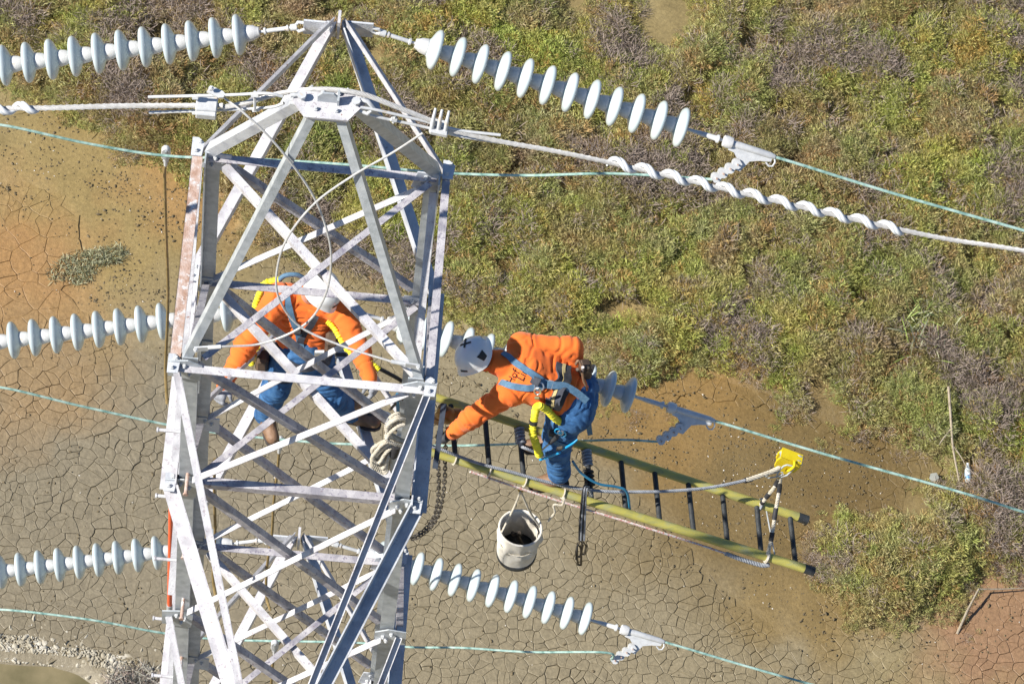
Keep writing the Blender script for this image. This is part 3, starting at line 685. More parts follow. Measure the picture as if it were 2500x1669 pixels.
def strands(pts_, r, name, label, n=80, k=7, pitch=.16):
    """a laid wire rope: thin strands wound round a centre line"""
    P = spline(pts_, n); mb = MB(); L = 0; lens = [0]
    for a, b_ in zip(P, P[1:]): L += (b_-a).length; lens.append(L)
    m = max(60, int(L/.02)) if L < 5 else int(L/.04); fine = []
    for i in range(m+1):
        s = L*i/m; j = min(len(lens)-2, max(0, np.searchsorted(lens, s)-1)); f = (s-lens[j])/max(1e-9, lens[j+1]-lens[j]); fine.append(P[j].lerp(P[j+1], f))
    tg = [(fine[min(i+1, m)]-fine[max(i-1, 0)]).normalized() for i in range(m+1)]
    for q in range(k):
        pp = []
        for i in range(m+1):
            a = tg[i].cross(Z_).normalized(); b2 = tg[i].cross(a); ph = 2*math.pi*(q/k + L*i/m/pitch)
            pp.append(fine[i] + (a*math.cos(ph)+b2*math.sin(ph))*r*.66)
        mb.tube(pp, r*.42, 5)
    return one(mb, name, label, 'wire', STRAND, 'earth wires', True)
endL = [at(-60,268,-.02), at(-700,300,-.16), at(-2600,390,-.6)]
strands([Q(545,258,.02), Q(470,258,.02), Q(300,259,.01), Q(120,264,0)] + endL, .0155, 'earth_wire', 'stranded steel earth wire leading left from the peak', 110)
endR = [at(1480,395,-.08), at(2205,562,-.22), at(2500,612,-.27), at(3200,730,-.4), at(5200,1070,-.8)]
strands([Q(1080,314,-.01), Q(1220,345,-.03)] + endR, .0135, 'earth_wire', 'stranded steel earth wire leading right from the peak', 110)
strands([Q(545,262,.02), Q(600,252,.03), Q(690,227,.06), Q(790,218,.08), Q(880,229,.07), Q(960,258,.03), Q(1065,300,-.01)], .0135, 'earth_wire', 'stranded bridging wire arching over the peak plate', 60)
def damper(p0, p1, label, turns):
    L = (p1-p0).length; u = (p1-p0).normalized(); a = u.cross(Z_).normalized(); b_ = u.cross(a); r = thing('spiral_damper', label, 'wire damper', p0, 'spiral vibration dampers')
    for ph0 in (0, .85):
        pp, rr = [], []
        for i in range(turns*18+1):
            t = i/(turns*18); ph = 2*math.pi*turns*t + ph0 + 1.2; rad = .0245 - .003*t; pp.append(p0 + u*(L*t) + (a*math.cos(ph)+b_*math.sin(ph))*rad); rr.append((.0128 if .01 < t < .99 else .008))
        MB().tube(pp, rr, 8).build('helical_rod', DAMP, r, True)
damper(at(1484,394,-.08), at(2208,563,-.22), 'long white spiral damper twisted round the earth wire on the right', 11)
damper(at(92,262,0), at(-420,285,-.09), 'white spiral damper twisted round the earth wire at the left edge', 8)
# bonding wires
wire('bond_wire', [Q(548,240,.03), Q(600,280,-.05), Q(680,360,-.15), Q(760,470,-.25), Q(800,570,-.35), Q(808,650,-.42), Q(790,730,-.5), Q(740,795,-.56), Q(640,838,-.62), Q(540,846,-.67)], .0065, 'thin bonding wire looping from the left clamp to the near left leg', 'wire', STRAND, 'bonding wires', 90)
wire('bond_wire', [Q(1032,325,-.02), Q(960,372,-.1), Q(860,430,-.2), Q(770,495,-.3), Q(705,575,-.4), Q(678,650,-.46), Q(680,725,-.54), Q(730,795,-.6), Q(830,842,-.66), Q(955,882,-.72)], .0065, 'thin bonding wire looping from the right clamp to the near right leg', 'wire', STRAND, 'bonding wires', 90)
for a, b_, lb in (((540,846,-.67), (478,850,-.69), 'left'), ((955,882,-.72), (1022,893,-.72), 'right')):
    r = thing('cable_lug', 'white crimp lug bolting a bonding wire to the near %s leg' % lb, 'cable lug', Q(*b_), 'bonding lugs')
    MB().tube([Q(*a), Q(a[0]+(b_[0]-a[0])*.5, a[1]+(b_[1]-a[1])*.5, a[2])], [.012,.013], 8).build('ferrule', FIT, r, True)
    d = (Q(*b_)-Q(*a)).normalized(); MB().box(Q(a[0]+(b_[0]-a[0])*.78, a[1]+(b_[1]-a[1])*.78, a[2])+V(0,-.005,0), .08, .01, .045, d, V(0,1,0), Z_).build('tongue', FIT, r)
    bb = MB(); hexbolt(bb, Q(*b_)+V(0,-.01,.01), (0,-1,.3), .013, .013); bb.build('bolt', FIT, r)
# grounding clamps with tan cables hanging from the jumpers
def ground_clamp(px, Y, cable, label):
    p = at(*px, Y); r = thing('grounding_clamp', label, 'clamp', p, 'grounding clamps on the jumper wires')
    MB().prism([(-.022,-.06),(.022,-.06),(.03,-.02),(.028,.05),(.012,.075),(-.012,.075),(-.028,.05),(-.03,-.02)], p, X_, Z_, Y_, .035).build('body', FIT, r, bevel=.006)
    MB().box(p+V(0,-.022,.01), .012, .012, .10).build('screw_jaw', GALV, r)
    MB().tube([p+V(0,0,-.06), p+V(0,0,-.15)], .012, 8).build('eye_screw', FIT, r, True)
    MB().lathe([(-.004,.018),(.004,.018)], p+V(0,0,-.10), Y_, 12).build('eye', FIT, r, True)
    MB().tube(spline([p+V(0,0,-.14)] + [at(x, y, Y+dy) for x, y, dy in cable], 40), .0105, 7).build('cable', CABLE, r, True)
ground_clamp((405,374), 2.17, [(402,430,0),(405,560,-.02),(410,700,-.03),(408,800,-.03),(404,900,-.05),(408,985,-.2)], 'grounding clamp and tan cable hanging left of the tower top')
ground_clamp((683,1080), 2.05, [(677,1150,0),(668,1230,-.02),(664,1300,-.02),(652,1380,-.05),(650,1450,-.1),(660,1490,-.2)], 'grounding clamp on the middle jumper below the boots of the man on the arm')
ground_clamp((671,1575), 2.0, [(664,1640,0),(660,1720,-.05),(655,1800,-.05)], 'grounding clamp on the lowest jumper wire')
wire('ground_cable', [at(524,1120,.9), at(523,1200,.9), at(525,1290,.9), at(520,1400,.9), at(527,1460,.8)], .0105, 'tan cable hanging inside the tower beside the left legs', 'cable', CABLE, None, 30)
ORANGE = mat('orange_fibreglass', [(.78,.10,.03), (.82,.14,.05)], 8, .4)
hp = thing('hot_stick', 'orange fibreglass pole standing against the left legs', 'pole', at(416,1470,-.25))
MB().tube([at(418,1225,-.25), at(414,1475,-.25)], .016, 10).build('shaft', ORANGE, hp, True)
MB().tube([at(414,1475,-.25), at(414,1500,-.25)], .019, 10).build('grip', GALV, hp, True)
# ------------------------------------------------------------------ rope ladder, ropes and tools
FIBRE = mat('yellow_fibreglass_rail', [(.34,.33,.12), (.48,.43,.10), (.38,.38,.19)], 5, .45, 0, .12, 90, speck=[((.12,.11,.07), 30, .67)], stretch=(1,3,3))
BLACK = mat('black_rubber', [(.018,.02,.022), (.04,.045,.05)], 20, .6, 0, .3, 120, speck=[((.35,.36,.36), 90, .66)])
BLK = mat('black_nylon', [(.015,.015,.018), (.035,.035,.04)], 30, .7)
ROPEW = mat('white_rope', [(.46,.41,.32), (.66,.61,.52)], 40, .8, 0, .5, 200)
ROPEG = mat('grey_rope', [(.24,.26,.30), (.36,.38,.42)], 30, .8, 0, .4, 200)
ROPEP = mat('pink_flecked_rope', [(.72,.66,.64), (.60,.28,.26)], 70, .8, 0, .3, 200, lo=.48, hi=.58)
def laid(pts_, r, mt, name, label, cat='rope', group=None, k=3, pitch=.07, n=40, parent=None):
    P = spline(pts_, n); L = 0; lens = [0]; mb = MB()
    for a, b_ in zip(P, P[1:]): L += (b_-a).length; lens.append(L)
    m = int(L/(pitch/7))+4; fine = []
    for i in range(m+1):
        s = L*i/m; j = min(len(lens)-2, max(0, int(np.searchsorted(lens, s))-1)); f = (s-lens[j])/max(1e-9, lens[j+1]-lens[j]); fine.append(P[j].lerp(P[j+1], f))
    a = None
    fr = []
    for i in range(m+1):
        t = (fine[min(i+1, m)]-fine[max(i-1, 0)]).normalized()
        if a is None: a = t.cross(Z_ if abs(t.z) < .9 else Y_)
        a = (a - t*a.dot(t)).normalized(); fr.append((a.copy(), t.cross(a)))
    for q in range(k):
        mb.tube([fine[i] + (fr[i][0]*math.cos(2*math.pi*(q/k+L*i/m/pitch)) + fr[i][1]*math.sin(2*math.pi*(q/k+L*i/m/pitch)))*r*.5 for i in range(m+1)], r*.56, 6)
    if parent is not None: return mb.build(name, mt, parent, True)
    return one(mb, name, label, cat, mt, group, True)
LZ0, LZ1 = -5.33, -6.2
ruL, rlL = atz(1030,958,LZ0), atz(1035,1098,LZ0); ruR, rlR = atz(1972,1269,LZ1), atz(1987,1394,LZ1)
lad = thing('tower_ladder', 'yellow fibreglass ladder with black rungs slung out level from the tower', 'ladder', (ruL+rlL)/2)
for a, b_ in ((ruL, ruR), (rlL, rlR)):
    d = (b_-a).normalized()
    MB().lathe([(0,.028),((b_-a).length-.075,.032)], a, d, 18).build('rail', FIBRE, lad, True)
    MB().lathe([((b_-a).length-.075,.0335),((b_-a).length,.0335),((b_-a).length+.002,.02)], a, d, 18).build('end_cap', BLACK, lad, True)
def onrail(px, lo):                                # point on a rail whose picture column is px
    a, b_ = (rlL, rlR) if lo else (ruL, ruR); best = min(range(401), key=lambda i: abs(px_of(*(a.lerp(b_, i/400)))[0]-px)); return a.lerp(b_, best/400)
RX = [1100+82.9*k for k in range(11)]
for x in RX: MB().tube([onrail(x, 0), onrail(x+13, 1)], .0185, 12).build('rung', BLACK, lad, True)
for s in (0, 1):                                   # hooks that carry the tower end
    p = onrail(1062, s); xc = A*(1-(p.y-A)/(TIPY-A)); MB().tube(spline([p, p+V(-.12,0,.06), V((p.x+xc)/2+.06, p.y, p.z+.24), V(xc+.14, p.y, -4.90), V(xc+.03, p.y, -4.885), V(xc-.035, p.y, -4.92), V(xc-.04, p.y, -5.02)], 36), .014, 8).build('hook', BLACK, lad, True)
# white ties and hanging straps round the near rail
def ring(p, u, r, rr, seg=6): 
    u = u.normalized(); a = u.cross(Z_).normalized(); b_ = u.cross(a); return MB().tube([p + (a*math.cos(2*math.pi*k/16)+b_*math.sin(2*math.pi*k/16))*r for k in range(16)], rr, seg, closed=True)
ud = rlR-rlL
for k, px in enumerate((1110, 1195, 1282, 1375)):
    p = onrail(px, 1); mb = ring(p, ud, .036, .007)
    one(mb, 'rail_tie', ['white cord tie round the near ladder rail by the gloved hand', 'white cord tie round the near ladder rail below the first rung', 'white cord tie above the canvas bucket on the near rail', 'white cord tie right of the bucket on the near rail'][k], 'cord', ROPEW, 'ties on the ladder rail', True)
laid([onrail(1375,1)+V(0,-.03,-.03), at(1378,1215,1.5), at(1372,1232,1.48), at(1352,1232,1.48), at(1354,1250,1.46), at(1345,1262,1.45), at(1338,1272,1.44)], .008, ROPEW, 'rope_tail', 'knotted white rope tail hanging right of the bucket', n=40, pitch=.04)
# rope from the pulley back along the ladder to the tower
PUL = at(1928,1122,2.08)
laid([at(1905,1141,2.02), at(1870,1155,1.98), at(1820,1172,1.9), at(1730,1190,1.8), at(1640,1198,1.72), at(1560,1200,1.68), at(1480,1199,1.64), at(1400,1190,1.63), at(1320,1172,1.62), at(1250,1152,1.63), at(1160,1128,1.64), at(1065,1092,1.67), at(1010,1072,1.70)], .0115, ROPEG, 'haul_rope', 'long grey rope from the yellow pulley along the ladder to the tower', n=90, pitch=.05)
laid([at(1905,1141,2.02)+V(0,0,.004), at(1880,1152,1.985), at(1850,1163,1.94), at(1822,1172,1.9)], .0165, ROPEW, 'spliced_eye', 'white spliced rope end with black tape at the yellow pulley', n=30, pitch=.07)
one(MB().tube([at(1836,1168,1.925), at(1818,1173,1.90)], .0195, 10), 'rope_tape', 'black tape round the white rope left of the pulley', 'tape', BLK, None, True)
laid([onrail(1150,1)+V(0,-.035,-.035), onrail(1290,1)+V(0,-.04,-.045), onrail(1420,1)+V(0,-.04,-.05), onrail(1560,1)+V(0,-.04,-.045), onrail(1700,1)+V(0,-.04,-.05), onrail(1775,1)+V(0,-.045,-.05)], .0085, ROPEP, 'tag_line', 'thin pink flecked rope running under the near ladder rail', n=60, pitch=.035)
laid([onrail(1775,1)+V(0,-.045,-.05), onrail(1815,1)+V(0,-.05,-.055), onrail(1860,1)+V(0,-.05,-.05), onrail(1880,1)+V(0,-.04,-.03)], .0165, ROPEG, 'spliced_tail', 'thick grey splice lashed under the near rail end', n=30, pitch=.06)
# bridle from pulley to the two rails
BR0 = PUL + V(-.05,-.05,-.16)
def bridle(pts_, lb):
    r = thing('bridle_rope', lb, 'rope', pts_[-1], 'bridle ropes at the ladder end')
    laid(pts_, .0135, ROPEW, 'rope', '', n=30, pitch=.055, parent=r)
    P = spline(pts_, 40); n = len(P)
    for a, b_ in ((.16,.30), (.45,.60), (.70,.82)): MB().tube(P[int(a*n):int(b_*n)], .0175, 9).build('tape', BLK, r, True)
bridle([BR0, at(1893,1185,1.92), at(1875,1208,1.88), at(1862,1225,1.86), onrail(1856,0)+V(0,-.01,.03)], 'black taped white bridle rope from the pulley to the far rail')
bridle([BR0+V(.01,0,0), at(1902,1200,1.85), at(1893,1250,1.72), at(1884,1310,1.58), onrail(1872,1)+V(0,.0,.035)], 'black taped white bridle rope from the pulley to the near rail')
for px, lo in ((1856,0),(1872,1)):
    mb = ring(onrail(px, lo), ud, .037, .012)
    one(mb, 'rope_wrap', 'rope lashing round the %s rail near its capped end' % ('near' if lo else 'far'), 'rope', ROPEG if lo == 0 else ROPEW, 'lashings at the ladder end', True)
one(MB().tube([onrail(1862,0)+V(.03,-.02,-.02), onrail(1885,1)+V(.02,.02,.0)], .005, 6), 'steel_rod', 'thin grey spreader rod beside the last but one rung', 'rod', GALV, None, True)
# yellow pulley on the middle conductor
YEL = mat('yellow_painted_steel', [(.75,.56,.01), (.82,.64,.02)], 10, .4, 0, .1, 60, speck=[((.30,.24,.05), 26, .70)])
pu = thing('pulley_block', 'yellow trolley pulley riding on the middle right conductor', 'pulley', PUL)
cu = V(.975,-.125,-.17).normalized(); cw = V(0,0,1); cw = (cw - cu*cw.dot(cu)).normalized(); cn = cu.cross(cw)
MB().prism([(-.075,.075),(.06,.06),(.085,-.0),(.07,-.09),(.02,-.15),(-.05,-.16),(-.085,-.07),(-.09,.0)], PUL+cn*.030, cu, cw, cn, .012).build('side_plate', YEL, pu, bevel=.004)
MB().prism([(-.075,.075),(.06,.06),(.085,-.0),(.07,-.09),(.02,-.15),(-.05,-.16),(-.085,-.07),(-.09,.0)], PUL-cn*.030, cu, cw, cn, .012).build('side_plate', YEL, pu, bevel=.004)
for x in (-.045, .05): MB().lathe([(-.022,.04),(-.006,.030),(.006,.030),(.022,.04)], PUL+cu*x+cw*.025, cn, 20).build('sheave', GALV, pu, True)
MB().prism([(-.08,.08),(.075,.055),(.075,.045),(-.08,.066)], PUL, cu, cw, cn, .072).build('hood', YEL, pu)
MB().tube(spline([PUL+cu*.02+cn*.035+cw*.07, PUL+cu*.03+cn*.06+cw*.04, PUL+cu*.015+cn*.065-cw*.03, PUL+cu*.005+cn*.04-cw*.08], 16), .010, 8).build('handle', YEL, pu, True)
cb = thing('carabiner', 'silver carabiner clipped into the yellow pulley', 'carabiner', PUL+V(-.03,-.06,-.05))
MB().tube([PUL+V(-.02,-.065,.0)+V(x, y*.2, y) for x, y in ((.0,.035),(.035,.03),(.05,.0),(.015,-.075),(-.03,-.105),(-.055,-.09),(-.045,-.03),(-.02,.02))], .0065, 8, closed=True).build('frame', GALV, cb, True)
one(MB().tube([PUL+V(-.06,-.08,-.06)+V(x, y*.2, y) for x, y in ((.02,.015),(.0,.02),(-.06,-.01),(-.09,-.045),(-.07,-.06),(-.02,-.04),(.02,-.01))], .0055, 8, closed=True), 'shackle', 'small bow shackle joining the rope eye to the carabiner', 'shackle', GALV, None, True)
# canvas bucket
CANVAS = mat('canvas', [(.62,.58,.51), (.72,.68,.61), (.78,.75,.70)], 12, .85, 0, .5, 220, speck=[((.42,.34,.25), 10, .68)])
BUC = at(1270,1292,1.50); bz = Z_
bk = thing('canvas_bucket', 'white canvas tool bucket hanging from the near ladder rail', 'bucket', BUC + V(0,0,-.36))
def bucket_wall():
    seg, rows = 44, 16; vs_, fs = [], []
    for shell in (0, 1):
        for i in range(rows+1):
            t = i/rows
            for k in range(seg):
                a = 2*math.pi*k/seg; r = .134 + .006*math.sin(math.pi*t) + .006*noise.noise((math.cos(a)*1.3, math.sin(a)*1.3, t*2.5)) - shell*.004
                fold = .022*math.exp(-((t-.62)/.15)**2)*(noise.noise((math.cos(a)*3, math.sin(a)*3, t*4))*1.6 + .5*math.sin(9*a+3*t))
                dx = .012*t*t*math.cos(2*a+.5); r2 = r + fold + dx
                vs_.append(BUC + V(r2*math.cos(a), r2*math.sin(a), -.36 + .38*t + (.012*math.cos(a-1.0)*t) ))
    n = (rows+1)*seg
    for s in (0, 1):
        for i in range(rows):
            for k in range(seg): fs.append((s*n+i*seg+k, s*n+i*seg+(k+1) % seg, s*n+(i+1)*seg+(k+1) % seg, s*n+(i+1)*seg+k))
    fs += [(rows*seg+k, rows*seg+(k+1) % seg, n+rows*seg+(k+1) % seg, n+rows*seg+k) for k in range(seg)] + [tuple(n+k for k in range(seg))]
    return MB().add(vs_, fs)
bucket_wall().build('wall', CANVAS, bk, True)
rim = [BUC + V(.1435*math.cos(a)*(1+.06*math.cos(2*a+.5)), .1435*math.sin(a)*(1+.06*math.cos(2*a+.5)), .022+.012*math.cos(a-1.0)) for a in [2*math.pi*k/36 for k in range(36)]]
rim = [BUC + (p-BUC)*.955 + V(0,0,.001) for p in rim]
MB().tube(rim, .0085, 8, closed=True).build('rim', CANVAS, bk, True)
MB().lathe([(0,.137),(.045,.139),(.05,.134)], BUC+V(0,0,-.375), Z_, 40).build('base', BLACK, bk, True)
MB().tube([BUC + V(.141*math.cos(a), .141*math.sin(a), -.115-.012*math.cos(a+1.57)) for a in [2*math.pi*k/36 for k in range(36)]], .0045, 6, closed=True).build('cord', ROPEW, bk, True)
SN = onrail(1275,1)+V(0,-.03,-.10)
MB().tube(spline([BUC+V(-.125,-.04,.01), BUC.lerp(SN, .55)+V(-.045,0,0), SN], 14), .0075, 7).build('handle', ROPEW, bk, True)
MB().tube(spline([BUC+V(.13,.03,.01), BUC.lerp(SN, .5)+V(.06,.01,-.01), SN], 14), .0075, 7).build('handle', ROPEW, bk, True)
BRASS = mat('brass', [(.45,.30,.08), (.55,.40,.14)], 12, .4, .7)
MB().tube([SN+V(.016*math.cos(a), 0, .02+.026*math.sin(a)) for a in [2*math.pi*k/12 for k in range(12)]], .006, 6, closed=True).build('snap_hook', BRASS, bk, True)
DARKTOOL = mat('dark_tool_steel', [(.06,.05,.04), (.13,.11,.09)], 20, .5, .4)
hm = thing('wrench', 'dark wrench lying inside the canvas bucket', 'wrench', BUC+V(.02,.02,-.33))
MB().box(BUC+V(.02,.03,-.24), .02, .02, .18, V(.95,0,.3), Y_, V(-.3,0,.95)).build('shank', DARKTOOL, hm, bevel=.004)
MB().prism([(-.03,0),(.03,0),(.035,.04),(.015,.05),(.01,.025),(-.01,.025),(-.015,.05),(-.035,.04)], BUC+V(-.012,.03,-.15), V(.95,0,.3), V(-.3,0,.95), Y_, .018).build('jaw', DARKTOOL, hm)
# black strap and snap-hook cluster hanging from the wrapped rung
hc = thing('lanyard_bundle', 'bundle of grey lanyards with dark snap hooks hanging below the ladder', 'lanyard', onrail(1430,1)+V(0,0,-.7))
for k in range(4):
    x = k*4-6; laid([onrail(1432,0).lerp(onrail(1445,1), .6+.08*k)+V(.01*k-.015,-.02,0), at(1428+x*.7,1195,1.56), at(1422+x,1270,1.52), at(1420+x,1318,1.5)], .0075, ROPEG if k % 2 else BLK, 'lanyard', '', n=24, pitch=.04, parent=hc)
for k, (x, y, l) in enumerate(((1417,1318,40),(1424,1322,30),(1411,1326,52))):
    p, q_ = at(x, y, 1.5), at(x-4+4*k, y+l, 1.5); MB().tube([p, p.lerp(q_, .3)+V(.02,0,0), q_+V(.01,0,0), q_+V(-.012,0,0), p.lerp(q_, .4)+V(-.018,0,0)], .008, 7, closed=True).build('snap_hook', DARKTOOL, hc, True)
MB().tube([at(1410,1330,1.49), at(1406,1365,1.49)], .006, 6).build('cord_end', BLK, hc, True)
def wrapped(px, n, mt, label, lo=.05):
    a, b_ = onrail(px, 0), onrail(px+13, 1); d = (b_-a).normalized(); u = d.cross(Z_).normalized(); v_ = d.cross(u); pp = []
    for i in range(n*14): ph = 2*math.pi*i/14; pp.append(a.lerp(b_, lo+.30*i/(n*14)) + (u*math.cos(ph)+v_*math.sin(ph))*.027)
    one(MB().tube(pp, .011, 7), 'rope_wrap', label, 'rope', mt, 'rope wraps on the rungs', True)
wrapped(RX[2], 5, ROPEG, 'grey rope wound round the rung left of the bending man')
wrapped(RX[4], 5, ROPEG, 'grey rope wound round the rung right of the blue trousers')
wrapped(RX[4], 4, BLK, 'black rope wound low on the rung right of the blue trousers', .42)
laid([onrail(RX[2],0).lerp(onrail(RX[2]+13,1), .35), at(1275,1090,1.72), at(1310,1105,1.7), at(1345,1118,1.72)], .011, ROPEG, 'rope_strand', 'grey rope leading from the wound rung toward the boot of the bending man', n=30, pitch=.05)
BLUEHOSE = mat('blue_hose', [(.02,.16,.30), (.03,.22,.38)], 10, .45)
wire('blue_cord', [at(1398,1125,1.64), at(1420,1155,1.62), at(1460,1180,1.6), at(1505,1188,1.62), at(1530,1200,1.62), at(1538,1245,1.6)], .009, 'blue cord curving from the thigh to the ladder rungs', 'cord', BLUEHOSE, None, 40)
# chain hoist and hanging hand chain beside the leg
AMBER = mat('amber_hoist_paint', [(.26,.11,.02), (.44,.20,.035)], 14, .35, 0, .2, 50, speck=[((.10,.05,.02), 22, .66)])
CHAIN = mat('dark_chain', [(.08,.07,.065), (.17,.155,.14)], 30, .4, .6)
HO = at(1088,1012,1.86)
ho = thing('chain_hoist', 'amber chain hoist hung at the tower end of the ladder', 'hoist', HO+V(0,0,-.1))
MB().lathe([(-.045,.05),(-.03,.065),(.03,.065),(.045,.05)], HO, V(.4,1,.1), 18).build('gear_case', AMBER, ho, True)
MB().lathe([(.045,.045),(.10,.045),(.11,.02)], HO, V(1,.2,-.15), 16).build('motor_cover', AMBER, ho, True)
MB().lathe([(-.03,.035),(.03,.035)], HO+V(-.045,0,-.07), V(.3,1,0), 14).build('hand_wheel', AMBER, ho, True)
MB().tube(spline([HO+V(0,0,.06), HO+V(.0,.0,.11), HO+V(-.03,0,.14), HO+V(-.05,0,.10)], 12), .011, 8).build('top_hook', DARKTOOL, ho, True)
one(MB().prism([(-.018,0),(.018,0),(.020,-.44),(-.016,-.44)], at(1084,984,1.83), V(.99,-.1,0), V(.05,.876,.47), V(0,-.47,.876), .008), 'web_sling', 'dark blue web sling tied over the amber hoist', 'strap', mat('navy_webbing', [(.02,.03,.05),(.035,.05,.08)], 40, .7), None)
lkme = None
def chain(pts_, label, parent, step=.034):
    global lkme
    if lkme is None:
        o_ = MB().tube([V(.0115*math.cos(a)*(1 if True else 1), 0, .0115*math.sin(a) + (.009 if math.sin(a) > 0 else -.009)) for a in [2*math.pi*k/12 for k in range(12)]], .0048, 5, closed=True).build('link', CHAIN, None, True); lkme = o_.data; bpy.data.objects.remove(o_)
    P = spline(pts_, 120); L = 0; acc = 0; k = 0
    for a, b_ in zip(P, P[1:]):
        d = (b_-a); acc += d.length
        while acc > step:
            acc -= step; p = b_ - d.normalized()*acc
            o_ = link('link', lkme, parent); o_.location = p - V(parent['_o']); t = d.normalized(); x = t.cross(Y_ if k % 2 else X_).normalized(); m_ = Matrix((x, t.cross(x), t)).transposed(); o_.rotation_euler = m_.to_euler(); k += 1
ch = thing('hand_chain', 'dark loop of hand chain hanging from the hoist beside the leg', 'chain', at(1060,1300,1.6))
chain([at(1068,1050,1.8), at(1069,1110,1.75), at(1071,1165,1.7), at(1070,1215,1.65), at(1062,1255,1.62), at(1045,1283,1.6), at(1022,1302,1.58), at(1000,1312,1.56)], '', ch)
chain([at(1090,1040,1.82), at(1087,1110,1.74), at(1086,1165,1.68), at(1080,1220,1.62), at(1068,1262,1.6), at(1048,1290,1.58), at(1022,1310,1.57), at(1000,1318,1.56)], '', ch)
# coil of white rope hanging by the far right leg
ac = lambda x, y, Y: at(x, y, Y-1.28)
rc = thing('rope_coil', 'coil of thick white rope hanging on the near right tower leg', 'rope', ac(960,1130,.55))
for k in range(13):
    s = k*2.7; j1, j2, j3 = (random.uniform(-3,3) for _ in range(3)); dp = -.02 + .05*math.sin(k*.9) - .004*k
    laid([ac(988,1014+s*.7+j1,.56+dp), ac(970,1008+s+j2,.54+dp), ac(950+j3,1020+s*1.15,.52+dp), ac(945+j1,1044+s*.9,.50+dp), ac(962,1062+s*.6+j2,.50+dp), ac(990,1074+s*.4+j3,.52+dp), ac(1006,1058+s*.4,.56+dp)], .0105, ROPEW, 'turn', '', n=40, pitch=.045, parent=rc)
for k in range(9):
    s = k*6; j1, j2 = random.uniform(-4,4), random.uniform(-4,4); dp = .03*math.sin(k*1.7)
    laid([ac(968+k,1074,.52+dp), ac(940+j1,1074+s*.4,.50+dp), ac(917-k+j2,1090+s*.85,.49+dp), ac(905+k*2+j1,1101+s*.95,.485+dp), ac(915+k*3.4,1110+s*.95+j2,.48+dp), ac(942+k+j1,1092+s*.65,.485+dp), ac(968,1082+s*.2,.5)], .0105, ROPEW, 'bight', '', n=40, pitch=.045, parent=rc)
laid([ac(965,1098,.5), ac(958,1115,.49), ac(955,1138,.48), ac(962,1160,.47)], .0135, ROPEW, 'tail', '', n=20, pitch=.05, parent=rc)
laid([ac(952,1020,.5), ac(946,1040,.48), ac(950,1062,.475), ac(962,1080,.475), ac(975,1086,.48)], .0150, ROPEG, 'tie', '', n=30, pitch=.06, parent=rc)
MB().tube([ac(969,1088,.47), ac(964,1102,.47), ac(960,1112,.47)], .024, 10).build('tape', BLK, rc, True)
wr = thing('hanging_wrench', 'dark wrench with a blue handle hung on the far face near the right leg', 'wrench', at(968,1005,.6))
MB().tube([at(952,1000,.62), at(975,975,.62)], .009, 7).build('shank', DARKTOOL, wr, True); MB().tube([at(975,975,.62)+V(.02*math.cos(a), 0, .02*math.sin(a)) for a in [k*.6 for k in range(9)]], .007, 6).build('jaw', DARKTOOL, wr, True)
MB().tube([at(970,962,.62), at(972,1012,.62)], .011, 8).build('handle', BLUEHOSE, wr, True)
